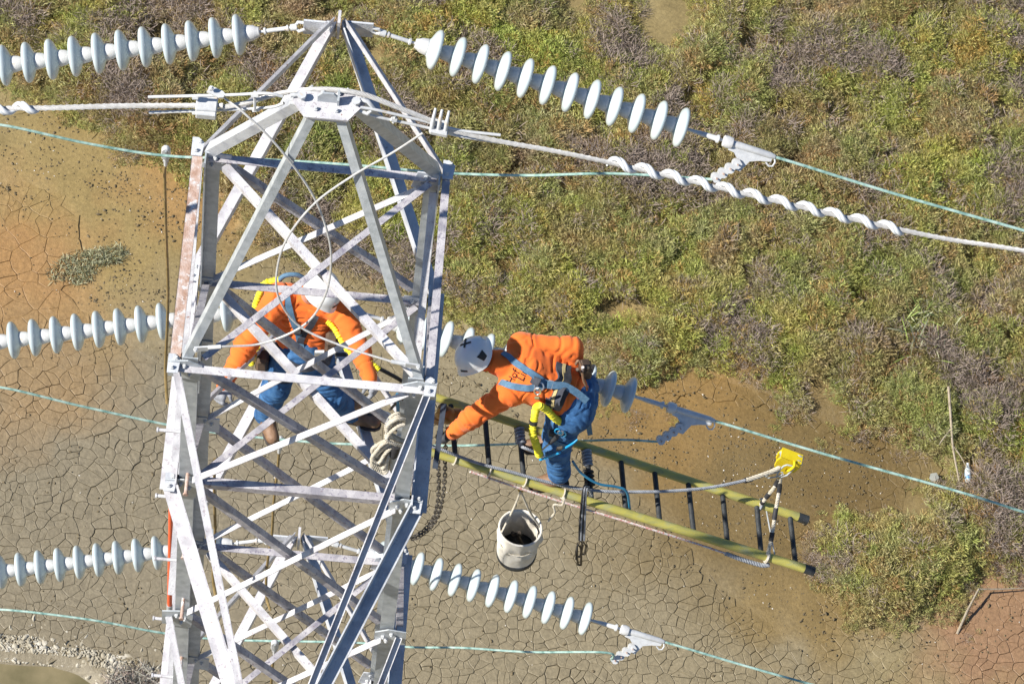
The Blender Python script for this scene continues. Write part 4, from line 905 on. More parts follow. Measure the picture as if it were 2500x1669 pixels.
# ------------------------------------------------------------------ people: blended limb volumes, meshed as continuous surfaces
def field_mesh(prims, vox, k=.03, pad=.06):
    """prims: (A, B, ra, rb[, group k]) tapered capsules smoothly blended; returns verts, quads (surface nets)"""
    lo = np.min([np.minimum(np.array(p[0])-max(p[2],p[3]), np.array(p[1])-max(p[2],p[3])) for p in prims], 0)-pad
    hi = np.max([np.maximum(np.array(p[0])+max(p[2],p[3]), np.array(p[1])+max(p[2],p[3])) for p in prims], 0)+pad
    ax = [np.arange(lo[i], hi[i]+vox, vox) for i in range(3)]
    X, Y, Z = np.meshgrid(*ax, indexing='ij'); D = None
    for p in prims:
        a = np.array(p[0], float); b_ = np.array(p[1], float); e_ = b_-a; L = e_@e_+1e-12
        px, py, pz = X-a[0], Y-a[1], Z-a[2]; t = np.clip((px*e_[0]+py*e_[1]+pz*e_[2])/L, 0, 1)
        d = np.sqrt((px-t*e_[0])**2+(py-t*e_[1])**2+(pz-t*e_[2])**2) - (p[2]+(p[3]-p[2])*t)
        if D is None: D = d
        else:
            h = np.clip(.5+.5*(D-d)/k, 0, 1); D = D*(1-h)+d*h - k*h*(1-h)
    s = D < 0; nx, ny, nz_ = D.shape
    c = np.zeros((nx-1, ny-1, nz_-1), int); P = np.zeros((nx-1, ny-1, nz_-1, 3)); W = np.zeros((nx-1, ny-1, nz_-1))
    def corner(arr, o): return arr[o[0]:nx-1+o[0], o[1]:ny-1+o[1], o[2]:nz_-1+o[2]]
    offs = [(i,j,l) for i in (0,1) for j in (0,1) for l in (0,1)]
    for o in offs:
        for axi in range(3):
            if o[axi]: continue
            o2 = list(o); o2[axi] = 1; d0, d1 = corner(D, o), corner(D, o2); m = (d0 < 0) != (d1 < 0)
            t = np.where(m, d0/(d0-d1+1e-12), 0)
            for q in range(3): P[..., q] += np.where(m, o[q] + (t if q == axi else 0), 0)
            W += m
    act = W > 0; idx = -np.ones(act.shape, int); idx[act] = np.arange(act.sum())
    I = np.argwhere(act); verts = lo + (I + P[act]/W[act][:,None])*vox
    faces = []
    for axi in range(3):
        o2 = [slice(None)]*3; o2[axi] = slice(1, None); o1 = [slice(None)]*3; o1[axi] = slice(None, -1)
        m = s[tuple(o1)] != s[tuple(o2)]; u, v = [q for q in range(3) if q != axi]
        E = np.argwhere(m); E = E[(E[:,u] > 0) & (E[:,v] > 0) & (E[:,u] < act.shape[u]) & (E[:,v] < act.shape[v])]
        def cellid(du, dv):
            q = E.copy(); q[:,u] -= du; q[:,v] -= dv; return idx[q[:,0], q[:,1], q[:,2]]
        quad = np.stack([cellid(1,1), cellid(0,1), cellid(0,0), cellid(1,0)], 1); quad = quad[(quad >= 0).all(1)]; faces.append(quad)
    return verts, np.concatenate(faces)
def fold(verts, prims, amp, freq, seed=0, ringy=2.2):
    """cloth folds: ridged noise squeezed along the limb the vertex belongs to"""
    out = verts.copy(); Pm = np.array([p[0] for p in prims], float); Qm = np.array([p[1] for p in prims], float)
    best = np.full(len(verts), 1e9); who = np.zeros(len(verts), int); cen = verts.copy()
    for i, p in enumerate(prims):
        a, b_ = Pm[i], Qm[i]; e_ = b_-a; t = np.clip(((verts-a)@e_)/(e_@e_+1e-9), 0, 1); cpt = a+t[:,None]*e_; d = np.linalg.norm(verts-cpt, axis=1)-(p[2]+(p[3]-p[2])*t)
        m = d < best; best[m] = d[m]; who[m] = i; cen[m] = cpt[m]
    for n in range(len(verts)):
        i = who[n]; e_ = Qm[i]-Pm[i]; L = np.linalg.norm(e_); e_ = e_/max(L, 1e-6); v = verts[n]; s = (v@e_); pr = v - s*e_
        q = pr*freq + e_*(s*freq*ringy); a_ = noise.noise((q[0]+seed, q[1]-seed, q[2])); b2 = noise.noise((q[0]*2.1+5, q[1]*2.1, q[2]*2.1+seed))
        r = .18*b2 + .55*(1-2*abs(a_)) - 1.25*math.exp(-(a_/.13)**2); d = v-cen[n]; l = np.linalg.norm(d)
        out[n] = v + d/max(l, 1e-6)*amp*r
    return out
def surf(name, prims, vox, mt, parent, k=.03, amp=0, freq=9, seed=0, ringy=2.2, cut=None):
    v, f_ = field_mesh(prims, vox, k)
    if amp: v = fold(v, prims, amp, freq, seed, ringy)
    mb = MB(); mb.v = [tuple(p) for p in v]; mb.f = [tuple(int(i) for i in q) for q in f_]
    if cut:
        mb.f = [q for q in mb.f if not cut(v[list(q)].mean(0))]
    mb.m = [0]*len(mb.f)
    o = mb.build(name, mt, parent, False); o.data.polygons.foreach_set('use_smooth', [True]*len(o.data.polygons))
    return o
def bvh_of(o):
    off = V(o['_o']) if '_o' in o else V(0,0,0)
    return BVHTree.FromPolygons([v.co+off for v in o.data.vertices], [tuple(p.vertices) for p in o.data.polygons])
def strap(pts_, width, bv, mt, name, parent, off=.006, th=.005, n=40, press=True):
    P = spline(pts_, n); rows = []
    for i, p in enumerate(P):
        t = (P[min(i+1, len(P)-1)]-P[max(i-1, 0)]).normalized()
        if press:
            co, nr, _, _ = bv.find_nearest(p); p = co
        else: nr = None
        rows.append([p, nr, t])
    for _ in range(2):
        q = [r[0].copy() for r in rows]
        for i in range(1, len(rows)-1): rows[i][0] = (q[i-1]+q[i]*2+q[i+1])/4
    mb = MB(); vs_ = []
    for i, (p, nr, t) in enumerate(rows):
        nn = sum((rows[j][1] for j in range(max(0, i-3), min(len(rows), i+4)) if rows[j][1] is not None), Vector((0,0,0)))
        if nn.length < .1: nn = Vector((0,-.5,.85))
        nn.normalize(); sd_ = t.cross(nn).normalized(); p = p + nn*off
        vs_ += [p-sd_*width/2, p+sd_*width/2, p+sd_*width/2+nn*th, p-sd_*width/2+nn*th]
    n_ = len(rows); fs = [(4*i+a, 4*i+(a+1) % 4, 4*i+4+(a+1) % 4, 4*i+4+a) for i in range(n_-1) for a in range(4)] + [(3,2,1,0), (4*n_-4,4*n_-3,4*n_-2,4*n_-1)]
    return mb.add(vs_, fs).build(name, mt, parent, True)
def on(px, bv, off=0.0):
    """point where the sight line through a picture position meets a garment"""
    d = Vector(FV + (px[0]-1250)/FPX*RV - (px[1]-834.5)/FPX*UV).normalized(); co, nr, _, _ = bv.ray_cast(Vector(CAM), d)
    return None if co is None else co + nr*off
def strap_on(pxs, width, bv, mt, name, parent, off=.006, th=.005, n=40):
    P = [on(p, bv) for p in pxs]; return strap([p for p in P if p is not None], width, bv, mt, name, parent, off, th, n)
SKIN = mat('skin', [(.50,.24,.17), (.58,.30,.22)], 30, .5, 0, .1, 150)
SHIRT = mat('orange_cotton', [(.82,.150,.016), (.88,.180,.022)], 6, .85, 0, .25, 260, sheen=.15)
DENIM = mat('blue_denim', [(.016,.075,.20), (.035,.125,.30), (.06,.17,.36)], 16, .85, 0, .4, 260)
LEATHER = mat('brown_boot_leather', [(.16,.085,.045), (.30,.18,.11)], 14, .6, 0, .3, 80)
SOLE = mat('boot_sole', [(.035,.03,.03), (.06,.05,.05)], 20, .7)
GLOVE = mat('grey_glove', [(.20,.21,.24), (.32,.33,.37)], 25, .75, 0, .3, 150)
GLOVEB = mat('black_glove', [(.02,.022,.028), (.05,.055,.065)], 25, .7, 0, .3, 150)
HELM = mat('white_helmet', [(.74,.75,.77), (.80,.81,.82)], 6, .3, 0, 0, coat=.4, speck=[((.55,.56,.58), 18, .70)])
HBLK = mat('helmet_black', [(.015,.02,.025)], 5, .6)
WEB = mat('blue_webbing', [(.075,.165,.27), (.12,.23,.35)], 60, .75, 0, .3, 300)
WEBD = mat('navy_pad', [(.03,.035,.05), (.06,.065,.085)], 30, .8, 0, .3, 200)
TAN = mat('tan_piping', [(.48,.38,.18)], 5, .8)
YLAN = mat('yellow_lanyard', [(.78,.68,.02), (.86,.78,.06)], 20, .7, 0, .3, 160)
STEELB = mat('bright_buckle', [(.55,.56,.58), (.68,.69,.70)], 20, .3, .8)
GLASS = mat('dark_safety_glass', [(.012,.012,.015)], 5, .12)
HAIR = mat('dark_hair', [(.03,.02,.015), (.06,.04,.03)], 40, .7)
def frame(fwd, up):
    f_ = V(fwd).normalized(); u_ = V(up); u_ = (u_ - f_*u_.dot(f_)).normalized(); return f_, f_.cross(u_), u_   # forward, right, up
def head_prims(c, fwd, up):
    f_, r_, u_ = frame(fwd, up); w_ = lambda a, b_, d: c + f_*a + r_*b_ + u_*d
    pr = [(w_(-.015,0,.03), w_(.02,0,.035), .088, .082), (w_(.035,0,-.055), w_(.06,0,-.085), .056, .036), (w_(.0,0,-.03), w_(.03,0,-.05), .072, .06), (w_(.088,0,-.005), w_(.112,0,-.03), .012, .016),
          (w_(.085,-.03,-.03), w_(.085,.03,-.03), .02, .02), (w_(.088,-.02,-.066), w_(.088,.02,-.066), .011, .011), (w_(.082,-.04,.022), w_(.082,.04,.022), .018, .018)]
    for s in (-1, 1): pr += [(w_(-.005,s*.080,-.02), w_(-.015,s*.088,.012), .012, .016)]
    return pr
def helmet(c, fwd, up, parent, mt=HELM):
    """climbing-style hard hat: vented dome with a rolled edge that dips at the nape and a short peak"""
    f_, r_, u_ = frame(fwd, up); seg, rows = 48, 14; vs_, fs = [], []
    def rim_z(a): return -.012 + .030*math.cos(2*a)*.6 + .018*max(0, math.cos(a))
    def P(a, t, sc=1.0):
        zt = .146*math.cos(t*math.pi/2); rr = math.sin(t*math.pi/2)**.86; z = zt + rim_z(a)*t**2
        ru, rf = .111*sc, (.139 if math.cos(a) > 0 else .136)*sc
        rid = 1 + .018*math.cos(6*a)*math.sin(math.pi*t)
        pk = .030*max(0, math.cos(a))**5*max(0, (t-.82)/.18) + .008*max(0, (t-.93)/.07)
        return c + f_*((rf*rr*rid+pk)*math.cos(a)) + r_*((ru*rr*rid+.006*max(0, (t-.93)/.07))*math.sin(a)) + u_*((z)*sc - (.014*max(0, math.cos(a))**4*max(0, (t-.85)/.15)))
    for sh, sc in ((0, 1.0), (1, .955)):
        for i in range(rows+1):
            for k in range(seg): vs_.append(P(2*math.pi*k/seg, max(.02, i/rows), sc))
    n = (rows+1)*seg
    for s in (0, 1):
        for i in range(rows):
            for k in range(seg): fs.append((s*n+i*seg+k, s*n+i*seg+(k+1) % seg, s*n+(i+1)*seg+(k+1) % seg, s*n+(i+1)*seg+k))
        fs.append(tuple(s*n+k for k in range(seg)))
    fs += [(rows*seg+k, rows*seg+(k+1) % seg, n+rows*seg+(k+1) % seg, n+rows*seg+k) for k in range(seg)]
    h = MB().add(vs_, fs).build('helmet', mt, parent, True)
    def patch(name, poly_, mt_, off=.003):
        mb = MB(); pts_ = []
        cx = sum(p[0] for p in poly_)/len(poly_); cy = sum(p[1] for p in poly_)/len(poly_)
        def lift(a, t): p = P(a, t); e1 = P(a+.02, t)-P(a-.02, t); e2 = P(a, t+.01)-P(a, t-.01); nn = e1.cross(e2).normalized(); nn = nn if nn.dot(p-c) > 0 else -nn; return p + nn*off
        ring_ = []
        for i in range(len(poly_)):
            for q in range(4): t = q/4; ring_.append((poly_[i][0]+(poly_[(i+1) % len(poly_)][0]-poly_[i][0])*t, poly_[i][1]+(poly_[(i+1) % len(poly_)][1]-poly_[i][1])*t))
        v_ = [lift(cx, cy)] + [lift(cx+(a-cx)*.5, cy+(b2-cy)*.5) for a, b2 in ring_] + [lift(a, b2) for a, b2 in ring_]; m_ = len(ring_)
        mb.add(v_, [(0, 1+i, 1+(i+1) % m_) for i in range(m_)] + [(1+i, 1+m_+i, 1+m_+(i+1) % m_, 1+(i+1) % m_) for i in range(m_)]); return mb.build(name, mt_, h, True)
    return h, patch, P
def glove(wrist, palm_dir, side, nrm, parent, mt, curl=1.0, spread=1.0, sc=1.0):
    """hand closed round something: palm, four bent fingers and a thumb from the side"""
    d = V(palm_dir).normalized(); n = V(nrm); n = (n-d*n.dot(d)).normalized(); s = d.cross(n)*side; w_ = V(wrist); pr = [(w_-d*.02, w_, .033, .033)]
    pr += [(w_, w_+d*.075+s*.022*spread, .030, .026), (w_, w_+d*.078-s*.022, .030, .026), (w_+d*.02, w_+d*.075, .030, .028)]
    for k, (o, L) in enumerate(((.033,.072),(.012,.08),(-.011,.074),(-.032,.058))):
        b_ = w_+d*.078+s*o*sc; q1 = b_ + (d*math.cos(.5*curl)+n*math.sin(.5*curl))*L*.45; q2 = q1 + (d*math.cos(1.5*curl)+n*math.sin(1.5*curl))*L*.36; q3 = q2 + (d*math.cos(2.4*curl)+n*math.sin(2.4*curl))*L*.28
        pr += [(b_, q1, .0125, .0115), (q1, q2, .0115, .0105), (q2, q3, .0105, .009)]
    t0 = w_+d*.022+s*.03; t1 = t0+(d*.5+s*.7+n*.4).normalized()*.042; t2 = t1+(d*.75+s*.1+n*.7).normalized()*.036
    pr += [(t0, t1, .016, .0135), (t1, t2, .013, .0105)]
    return surf('glove', pr, .0048, mt, parent, .009)
def boot(ank, toe, up, parent):
    a = V(ank); f_ = (V(toe)-a); f_.z *= .2; f_.normalize(); u_ = V(up).normalized(); r_ = f_.cross(u_)
    pr = [(a+u_*.13, a, .058, .055), (a-u_*.02-f_*.015, a-u_*.035+f_*.05, .05, .046), (a-u_*.045+f_*.05-r_*.012, a-u_*.055+f_*.15, .044, .040), (a-u_*.045+f_*.05+r_*.012, a-u_*.055+f_*.15, .044, .040)]
    b_ = surf('boot', pr, .008, LEATHER, parent, .02, .0015, 30, 3)
    sole = [(-.075,-.035),(-.05,-.042),(.03,-.036),(.10,-.050),(.17,-.044),(.20,-.018),(.20,.018),(.17,.044),(.10,.050),(.03,.036),(-.05,.042),(-.075,.035)]
    MB().prism(sole, a-u_*.098, f_, r_, u_, .03).build('sole', SOLE, b_, bevel=.004)
    return b_
def rip_tube(pts_, r, name, parent, n=60, mt=YLAN, amp=.18, fr=2.2):
    P = spline(pts_, n); rs = [r*(1+amp*math.sin(i*fr)+.08*math.sin(i*5.1)) for i in range(len(P))]
    return MB().tube(P, rs, 9).build(name, mt, parent, True)

# ---- man on the ladder, bent over toward the tower, his back to the sky
m2 = thing('person', 'man in orange shirt and jeans bent double on the yellow ladder, back turned up', 'person', (1.72, 1.75, -5.66), 'line workers')
ankL, kneL, hipL = V(1.722,1.675,-5.545), V(1.682,1.715,-5.20), V(1.745,1.815,-4.87)
ankR, kneR, hipR = V(1.66,1.93,-5.52), V(1.685,1.95,-5.20), V(1.765,1.995,-4.86)
wst, chs, nek = V(1.64,1.925,-4.765), V(1.41,1.965,-4.66), V(1.215,1.985,-4.585)
shL, elL, wrL = V(1.315,1.815,-4.69), V(1.085,1.705,-4.885), V(.975,1.685,-5.08)
shR, elR, wrR = V(1.375,2.135,-4.625), V(1.705,2.16,-4.625), V(1.765,2.085,-4.80)
hd2, hf2, hu2 = V(1.075,1.985,-4.535), V(-.50,-.55,-.55), V(-.55,.05,.85)
surf('body', head_prims(hd2, hf2, hu2) + [(nek+V(.06,0,-.03), hd2+V(.02,0,-.03), .052, .052), (nek+V(.10,0,-.04), wst, .07, .09), (wst, (hipL+hipR)/2, .09, .10)] +
     [(a, b_, .035, .03) for a, b_ in ((shL, elL), (elL, wrL), (shR, elR), (elR, wrR))] + [(a, b_, .06, .045) for a, b_ in ((hipL, kneL), (kneL, ankL), (hipR, kneR), (kneR, ankR))], .0095, SKIN, m2, .018)
S2 = [(wst+V(.03,-.05,-.02), chs+V(.02,-.065,-.02), .128, .138), (wst+V(.03,.06,-.01), chs+V(.02,.07,-.01), .128, .138), (chs, nek+V(.02,0,-.02), .135, .075), (wst+V(.07,0,-.035), wst, .14, .13),
      (chs+V(-.02,-.04,0), shL, .10, .088), (chs+V(0,.05,0), shR, .10, .088), (shL, elL, .088, .066), (elL, wrL, .066, .050), (shR, elR, .086, .070), (elR, wrR, .068, .052), (nek+V(.03,0,-.01), nek+V(-.062,-.004,.005), .074, .070)]
sh2 = surf('shirt', S2, .0092, SHIRT, m2, .045, .012, 5.2, 1.3, 2.6)
T2_ = [((hipL+hipR)/2+V(-.04,0,.045), (hipL+hipR)/2, .150, .155), (hipL+V(.0,.01,0), kneL, .118, .088), (kneL, ankL+V(0,0,.05), .088, .078), (hipR, kneR, .112, .085), (kneR, ankR+V(0,0,.06), .085, .075), (hipL+V(.03,0,-.02), hipR+V(.03,0,-.02), .125, .125)]
tr2 = surf('trousers', T2_, .0092, DENIM, m2, .04, .010, 6.5, 4.1, 2.6)
boot(ankL, ankL+V(-.15,-.05,0), (0,0,1), m2); boot(ankR, ankR+V(-.15,-.03,0), (0,0,1), m2)
glove(wrL+V(-.005,0,-.01), (wrL-elL).normalized(), 1, V(-.5,.3,-.2), m2, GLOVEB, 1.0); glove(wrR, V(.25,-.3,-.9), -1, V(-.7,-.5,0), m2, GLOVEB, .5)
hm2, patch2, P2 = helmet(hd2+V(0,0,.012), hf2, hu2, m2)
def pl_(a, t, w_, h): return [(a-w_, t-h), (a+w_, t-h), (a+w_, t+h), (a-w_, t+h)]
for s in (-1, 1): patch2('vent', [(s*1.75,.60),(s*2.25,.66),(s*2.05,.86),(s*1.75,.84)], HBLK)
for s in (-1, 1): patch2('vent', [(s*.30,.80),(s*.75,.80),(s*.72,.87),(s*.32,.87)], HBLK)
bh2 = bvh_of(hm2)
for a_, b_, o_ in (((1124,843),(1150,835),.001), ((1138,827),(1134,849),.004)): strap_on([a_, ((a_[0]+b_[0])/2, (a_[1]+b_[1])/2), b_], .013, bh2, HBLK, 'tape_cross', hm2, o_, .002, 12)
patch2('sticker', [(3.0,.72),(3.35,.72),(3.30,.84),(3.05,.84)], STEELB)
f_, r_, u_ = frame(hf2, hu2)
for s in (-1, 1):
    MB().box(hd2+f_*.092+r_*s*.036+u_*.012, .052, .014, .036, r_, f_, u_).build('safety_glasses', GLASS, m2, bevel=.005)
    MB().lathe([(0,.040),(.022,.036),(.026,.02)], hd2+r_*s*.078-u_*.018-f_*.01, r_*s, 16).build('ear_muff', HBLK, m2, True)
MB().tube([hd2+r_*-.085-u_*.03, hd2+f_*.05-u_*.125-r_*.045, hd2+f_*.065-u_*.135, hd2+f_*.05-u_*.125+r_*.045, hd2+r_*.085-u_*.03], .007, 6).build('chin_strap', HBLK, m2, True)
MB().lathe([(0,.009),(.008,.009)], hd2+f_*.04-u_*.118-r_*.05, V(-.2,-.8,.3), 10).build('chin_button', YLAN, m2, True)
bv2 = bvh_of(sh2); bt2 = bvh_of(tr2)
def B(px, Y=1.9): return at(*px, Y)
hn = [(1222,860),(1250,885),(1285,905),(1312,922),(1335,938)]
strap_on([(1226,862),(1250,880),(1275,897),(1300,914),(1322,928),(1338,938)], .044, bv2, WEB, 'harness_strap', m2)
strap_on([(1200,926),(1222,935),(1250,942),(1280,946),(1305,945),(1328,940),(1345,940)], .044, bv2, WEB, 'harness_strap', m2, .008)
qs = [on(p, b_, .028) for p, b_ in (((1330,939),bv2),((1352,942),bv2),((1372,945),bv2),((1392,951),bv2),((1412,962),bt2),((1428,980),bt2))]
strap([q for q in qs if q is not None], .048, bt2, WEB, 'harness_strap', m2, .004, press=False)
MB().box(on((1306,930), bv2, .012), .07, .055, .012, V(.85,-.4,.1), V(.35,.8,.4)).build('back_pad', WEBD, m2, bevel=.004)
dr_ = on((1314,944), bv2, .02)
MB().tube([dr_ + V(.03*math.cos(a), .022*math.sin(a), .018*math.sin(a)) for a in [k*.571 for k in range(11)]], .0055, 6, closed=True).build('dorsal_ring', STEELB, m2, True)
MB().box(on((1342,940), bv2, .022), .04, .06, .01, V(.95,-.25,-.1), V(.2,.85,.4)).build('buckle', STEELB, m2, bevel=.004)
pad = [q for q in (on(p, bv2) for p in ((1374,893),(1370,915),(1366,940),(1357,965),(1343,990))) if q is not None]
strap(pad, .105, bv2, WEBD, 'lumbar_pad', m2, .012, .012)
strap(pad, .022, bv2, TAN, 'pad_piping', m2, .026, .004)
strap([p + V(.035,.0,-.01) for p in pad], .05, bv2, BLK, 'tool_belt', m2, .02, .01)
strap([at(1428,950,1.95), at(1436,1000,1.93), at(1438,1040,1.93), at(1441,1062,1.93)], .035, bt2, WEB, 'strap_tail', m2, 0, .004, press=False)
strap([at(1410,985,1.86), at(1414,1020,1.86), at(1418,1046,1.86)], .04, bt2, WEB, 'strap_tail', m2, 0, .004, press=False)
strap([at(1330,1050,1.72), at(1350,1066,1.70), at(1380,1072,1.72), at(1400,1066,1.78)], .045, bt2, WEB, 'leg_strap', m2, .008)
MB().box(at(1352,1052,1.72)+V(0,-.03,.02), .07, .03, .05, V(.9,-.1,-.3), V(.2,.9,.4)).build('buckle', WEBD, m2, bevel=.006)
tb = at(1418,905,2.02)
MB().box(tb+V(.03,.02,-.02), .10, .10, .16, V(.8,.4,-.4), V(-.3,.9,.2)).build('tool_pouch', mat('worn_leather_pouch', [(.05,.035,.025), (.14,.09,.06)], 12, .7, 0, .4, 60), m2, bevel=.02)
for k in range(4): MB().tube([tb+V(-.02+.03*k,-.03,.05), tb+V(-.03+.035*k,-.05+.01*k,.11+.02*(k % 2))], [.009,.011], 7).build('hand_tool', [DARKTOOL, RUST, DARKTOOL, BLK][k], m2, True)
wire_b = MB().tube(spline([at(1405,890,2.0), at(1412,880,2.02), at(1420,895,2.0), at(1425,930,1.95), at(1440,965,1.9)], 20), .009, 7).build('belt_lanyard', LEATHER, m2, True)
# twin-leg yellow shock-absorbing lanyard, clipped to his dorsal ring
yl = thing('lanyard', 'yellow twin leg shock absorbing lanyard hanging from the harness of the bending man', 'lanyard', at(1310,1110,1.6))
MB().box(at(1312,962,1.80)+V(0,-.05,.04), .035, .02, .075, V(.95,0,.1), V(0,.9,.4), V(-.1,-.4,.9)).build('snap_hook', mat('olive_brass', [(.30,.27,.14),(.42,.38,.22)], 14, .4, .5), yl, bevel=.004)
MB().tube([at(1312+8*math.cos(a), 947+8*math.sin(a), 1.8)+V(0,-.05,.05) for a in [k*.63 for k in range(10)]], .006, 6, closed=True).build('gate_ring', STEELB, yl, True)
rip_tube([at(1314,978,1.76)+V(0,-.05,.03), at(1308,1000,1.72), at(1304,1025,1.68), at(1300,1055,1.62), at(1306,1075,1.60), at(1312,1095,1.60), at(1316,1108,1.62)], .024, 'absorber_leg', yl, 80)
rip_tube([at(1316,978,1.76)+V(0,-.05,.03), at(1335,990,1.76)+V(0,-.04,.02), at(1352,1012,1.74)+V(0,-.03,.02), at(1370,1030,1.74), at(1390,1042,1.78), at(1404,1046,1.82)], .024, 'absorber_leg', yl, 80, amp=.10)
MB().tube([at(1303,1028,1.67), at(1302,1035,1.66)], .028, 9).build('sleeve', BLK, yl, True)
MB().tube([at(1378,1034,1.75), at(1383,1038,1.76)], .028, 9).build('sleeve', BLUEHOSE, yl, True)
# screwdriver, blue rule and karabiners at his thigh
sdv = thing('screwdriver', 'screwdriver with dark handle hanging at the thigh of the bending man', 'screwdriver', at(1312,1108,1.6))
MB().tube([at(1342,1082,1.62), at(1360,1066,1.64)], [.012,.017], 9).build('handle', BLK, sdv, True); MB().tube([at(1342,1082,1.62), at(1312,1108,1.6)], .006, 7).build('shaft', GALV, sdv, True)
CYAN = mat('cyan_plastic', [(.01,.30,.62)], 5, .4)
pl2 = thing('pliers', 'pliers with bright blue grips hanging at the thigh of the bending man', 'pliers', at(1340,1118,1.6))
MB().tube(spline([at(1410,1072,1.62), at(1398,1082,1.6), at(1372,1098,1.59)], 10), [.006+.003*k/10 for k in range(11)], 8).build('grip', CYAN, pl2, True); MB().tube(spline([at(1368,1104,1.59), at(1345,1113,1.6), at(1318,1122,1.61)], 10), .0085, 8).build('grip', CYAN, pl2, True)
MB().box(at(1366,1094,1.585), .05, .02, .03, V(.8,0,.5)).build('jaw', DARKTOOL, pl2, bevel=.004)
for k in range(3):
  ca2 = thing('carabiner', ['bright blue carabiner at the thigh of the bending man', 'silver carabiner between two blue ones at the thigh of the bending man', 'dark blue carabiner at the thigh of the bending man'][k], 'carabiner', at(1362+k*7,1042+k*4,1.7), 'carabiners at the thigh')
  MB().tube([at(1362+k*7, 1042+k*4, 1.70)+V(.018*math.cos(a), -.03, .032*math.sin(a)) for a in [q*.63 for q in range(10)]], .0055, 6, closed=True).build('frame', [CYAN, STEELB, BLUEHOSE][k], ca2, True)
# lettering printed on the back of the orange shirt
INK = mat('black_print', [(.012,.008,.008)], 5, .8)
def print_text(txt, o, bx, up, size, name):
    cu_ = bpy.data.curves.new('t', 'FONT'); cu_.body = txt; cu_.size = 1; cu_.resolution_u = 3; to = bpy.data.objects.new('t', cu_); C.objects.link(to)
    dg = bpy.context.evaluated_depsgraph_get(); me_ = bpy.data.meshes.new_from_object(to.evaluated_get(dg)); bpy.data.objects.remove(to)
    bm = bmesh.new(); bm.from_mesh(me_); bmesh.ops.triangulate(bm, faces=bm.faces); bmesh.ops.subdivide_edges(bm, edges=[e_ for e_ in bm.edges if e_.calc_length() > .12], cuts=3); bm.to_mesh(me_); bm.free()
    mb = MB()
    for v in me_.vertices:
        q = on((o[0]+bx[0]*v.co.x*size+up[0]*v.co.y*size, o[1]+bx[1]*v.co.x*size+up[1]*v.co.y*size), bv2, .006); mb.v.append(tuple(q))
    mb.f = [tuple(p.vertices) for p in me_.polygons]; mb.m = [0]*len(mb.f)
    return mb.build(name, INK, sh2)
print_text('Hof', (1250,940), (.45,-.89), (-.84,-.54), 24, 'shirt_lettering')
print_text('Lin', (1277,932), (.36,-.93), (-.86,-.50), 25, 'shirt_lettering')

# ---- man standing astride on the far arm, facing the camera, leaning on both hands
m1 = thing('person', 'man in orange shirt standing astride on the far arm behind the lattice, looking down', 'person', (.0, 1.65, -5.0), 'line workers')
aL, kL, hL = V(-.268,1.60,-4.90), V(-.215,1.60,-4.52), V(-.155,1.70,-4.22)
aR, kR, hR = V(.300,1.66,-4.87), V(.155,1.58,-4.52), V(.035,1.70,-4.21)
ws1, ch1, nk1 = V(-.065,1.77,-4.06), V(-.045,1.85,-3.79), V(-.045,1.86,-3.65)
s1L, e1L, w1L = V(-.235,1.825,-3.70), V(-.43,1.57,-3.93), V(-.535,1.345,-4.06)
s1R, e1R, w1R = V(.155,1.82,-3.72), V(.305,1.57,-3.82), V(.390,1.36,-3.80)
hd1, hf1, hu1 = V(.030,1.755,-3.41), V(.48,-.62,-.60), V(.50,-.18,.85)
surf('body', head_prims(hd1, hf1, hu1) + [(nk1+V(0,-.01,-.03), hd1+V(-.02,.02,-.04), .066, .060), (nk1+V(0,0,-.12), ws1, .07, .09), (ws1, (hL+hR)/2, .09, .10)] +
     [(a, b_, .035, .03) for a, b_ in ((s1L, e1L), (e1L, w1L), (s1R, e1R), (e1R, w1R))] + [(a, b_, .06, .045) for a, b_ in ((hL, kL), (kL, aL), (hR, kR), (kR, aR))], .0095, SKIN, m1, .018)
S1 = [(ws1+V(-.06,0,-.02), ch1+V(-.075,0,0), .125, .132), (ws1+V(.06,0,-.02), ch1+V(.075,0,0), .125, .132), (ch1, nk1+V(0,0,-.03), .13, .075), (ch1+V(-.06,0,.02), s1L, .10, .09), (ch1+V(.06,0,.02), s1R, .10, .09),
      (s1L, e1L, .088, .070), (e1L, w1L, .070, .052), (s1R, e1R, .088, .068), (e1R, w1R, .068, .050), (nk1+V(0,.02,-.07), nk1+V(-.005,.02,-.03), .075, .066), (ws1+V(0,0,-.10), ws1, .135, .13)]
sh1 = surf('shirt', S1, .0092, SHIRT, m1, .045, .012, 5.2, 2.7, 2.6)
T1_ = [((hL+hR)/2+V(0,.0,.09), (hL+hR)/2, .140, .15), (hL, kL, .112, .088), (kL, aL+V(0,.01,-.005), .086, .078), (hR, kR, .112, .088), (kR, aR+V(-.01,.01,-.005), .086, .078)]
tr1 = surf('trousers', T1_, .0092, DENIM, m1, .04, .010, 6.5, 6.1, 2.6)
boot(aL, aL+V(.06,-.14,0), (0,0,1), m1); boot(aR, aR+V(.16,-.03,0), (0,0,1), m1)
glove(w1L, V(-.3,-.75,-.45), 1, V(.4,-.1,-.9), m1, GLOVE, .9); glove(w1R, V(.35,-.6,-.55), -1, V(-.3,-.4,-.8), m1, GLOVE, .7)
hm1, patch1, P1 = helmet(hd1+V(0,0,.014), hf1, hu1, m1)
patch1('helmet_badge', [(-.28,.72),(.0,.62),(.28,.72),(.22,.84),(-.22,.84)], HBLK)
patch1('badge_centre', [(-.10,.73),(.10,.73),(.08,.80),(-.08,.80)], STEELB, .0045)
for s in (-1, 1): patch1('vent', [(s*1.45,.62),(s*1.75,.64),(s*1.68,.72),(s*1.48,.70)], HBLK)
f_, r_, u_ = frame(hf1, hu1)
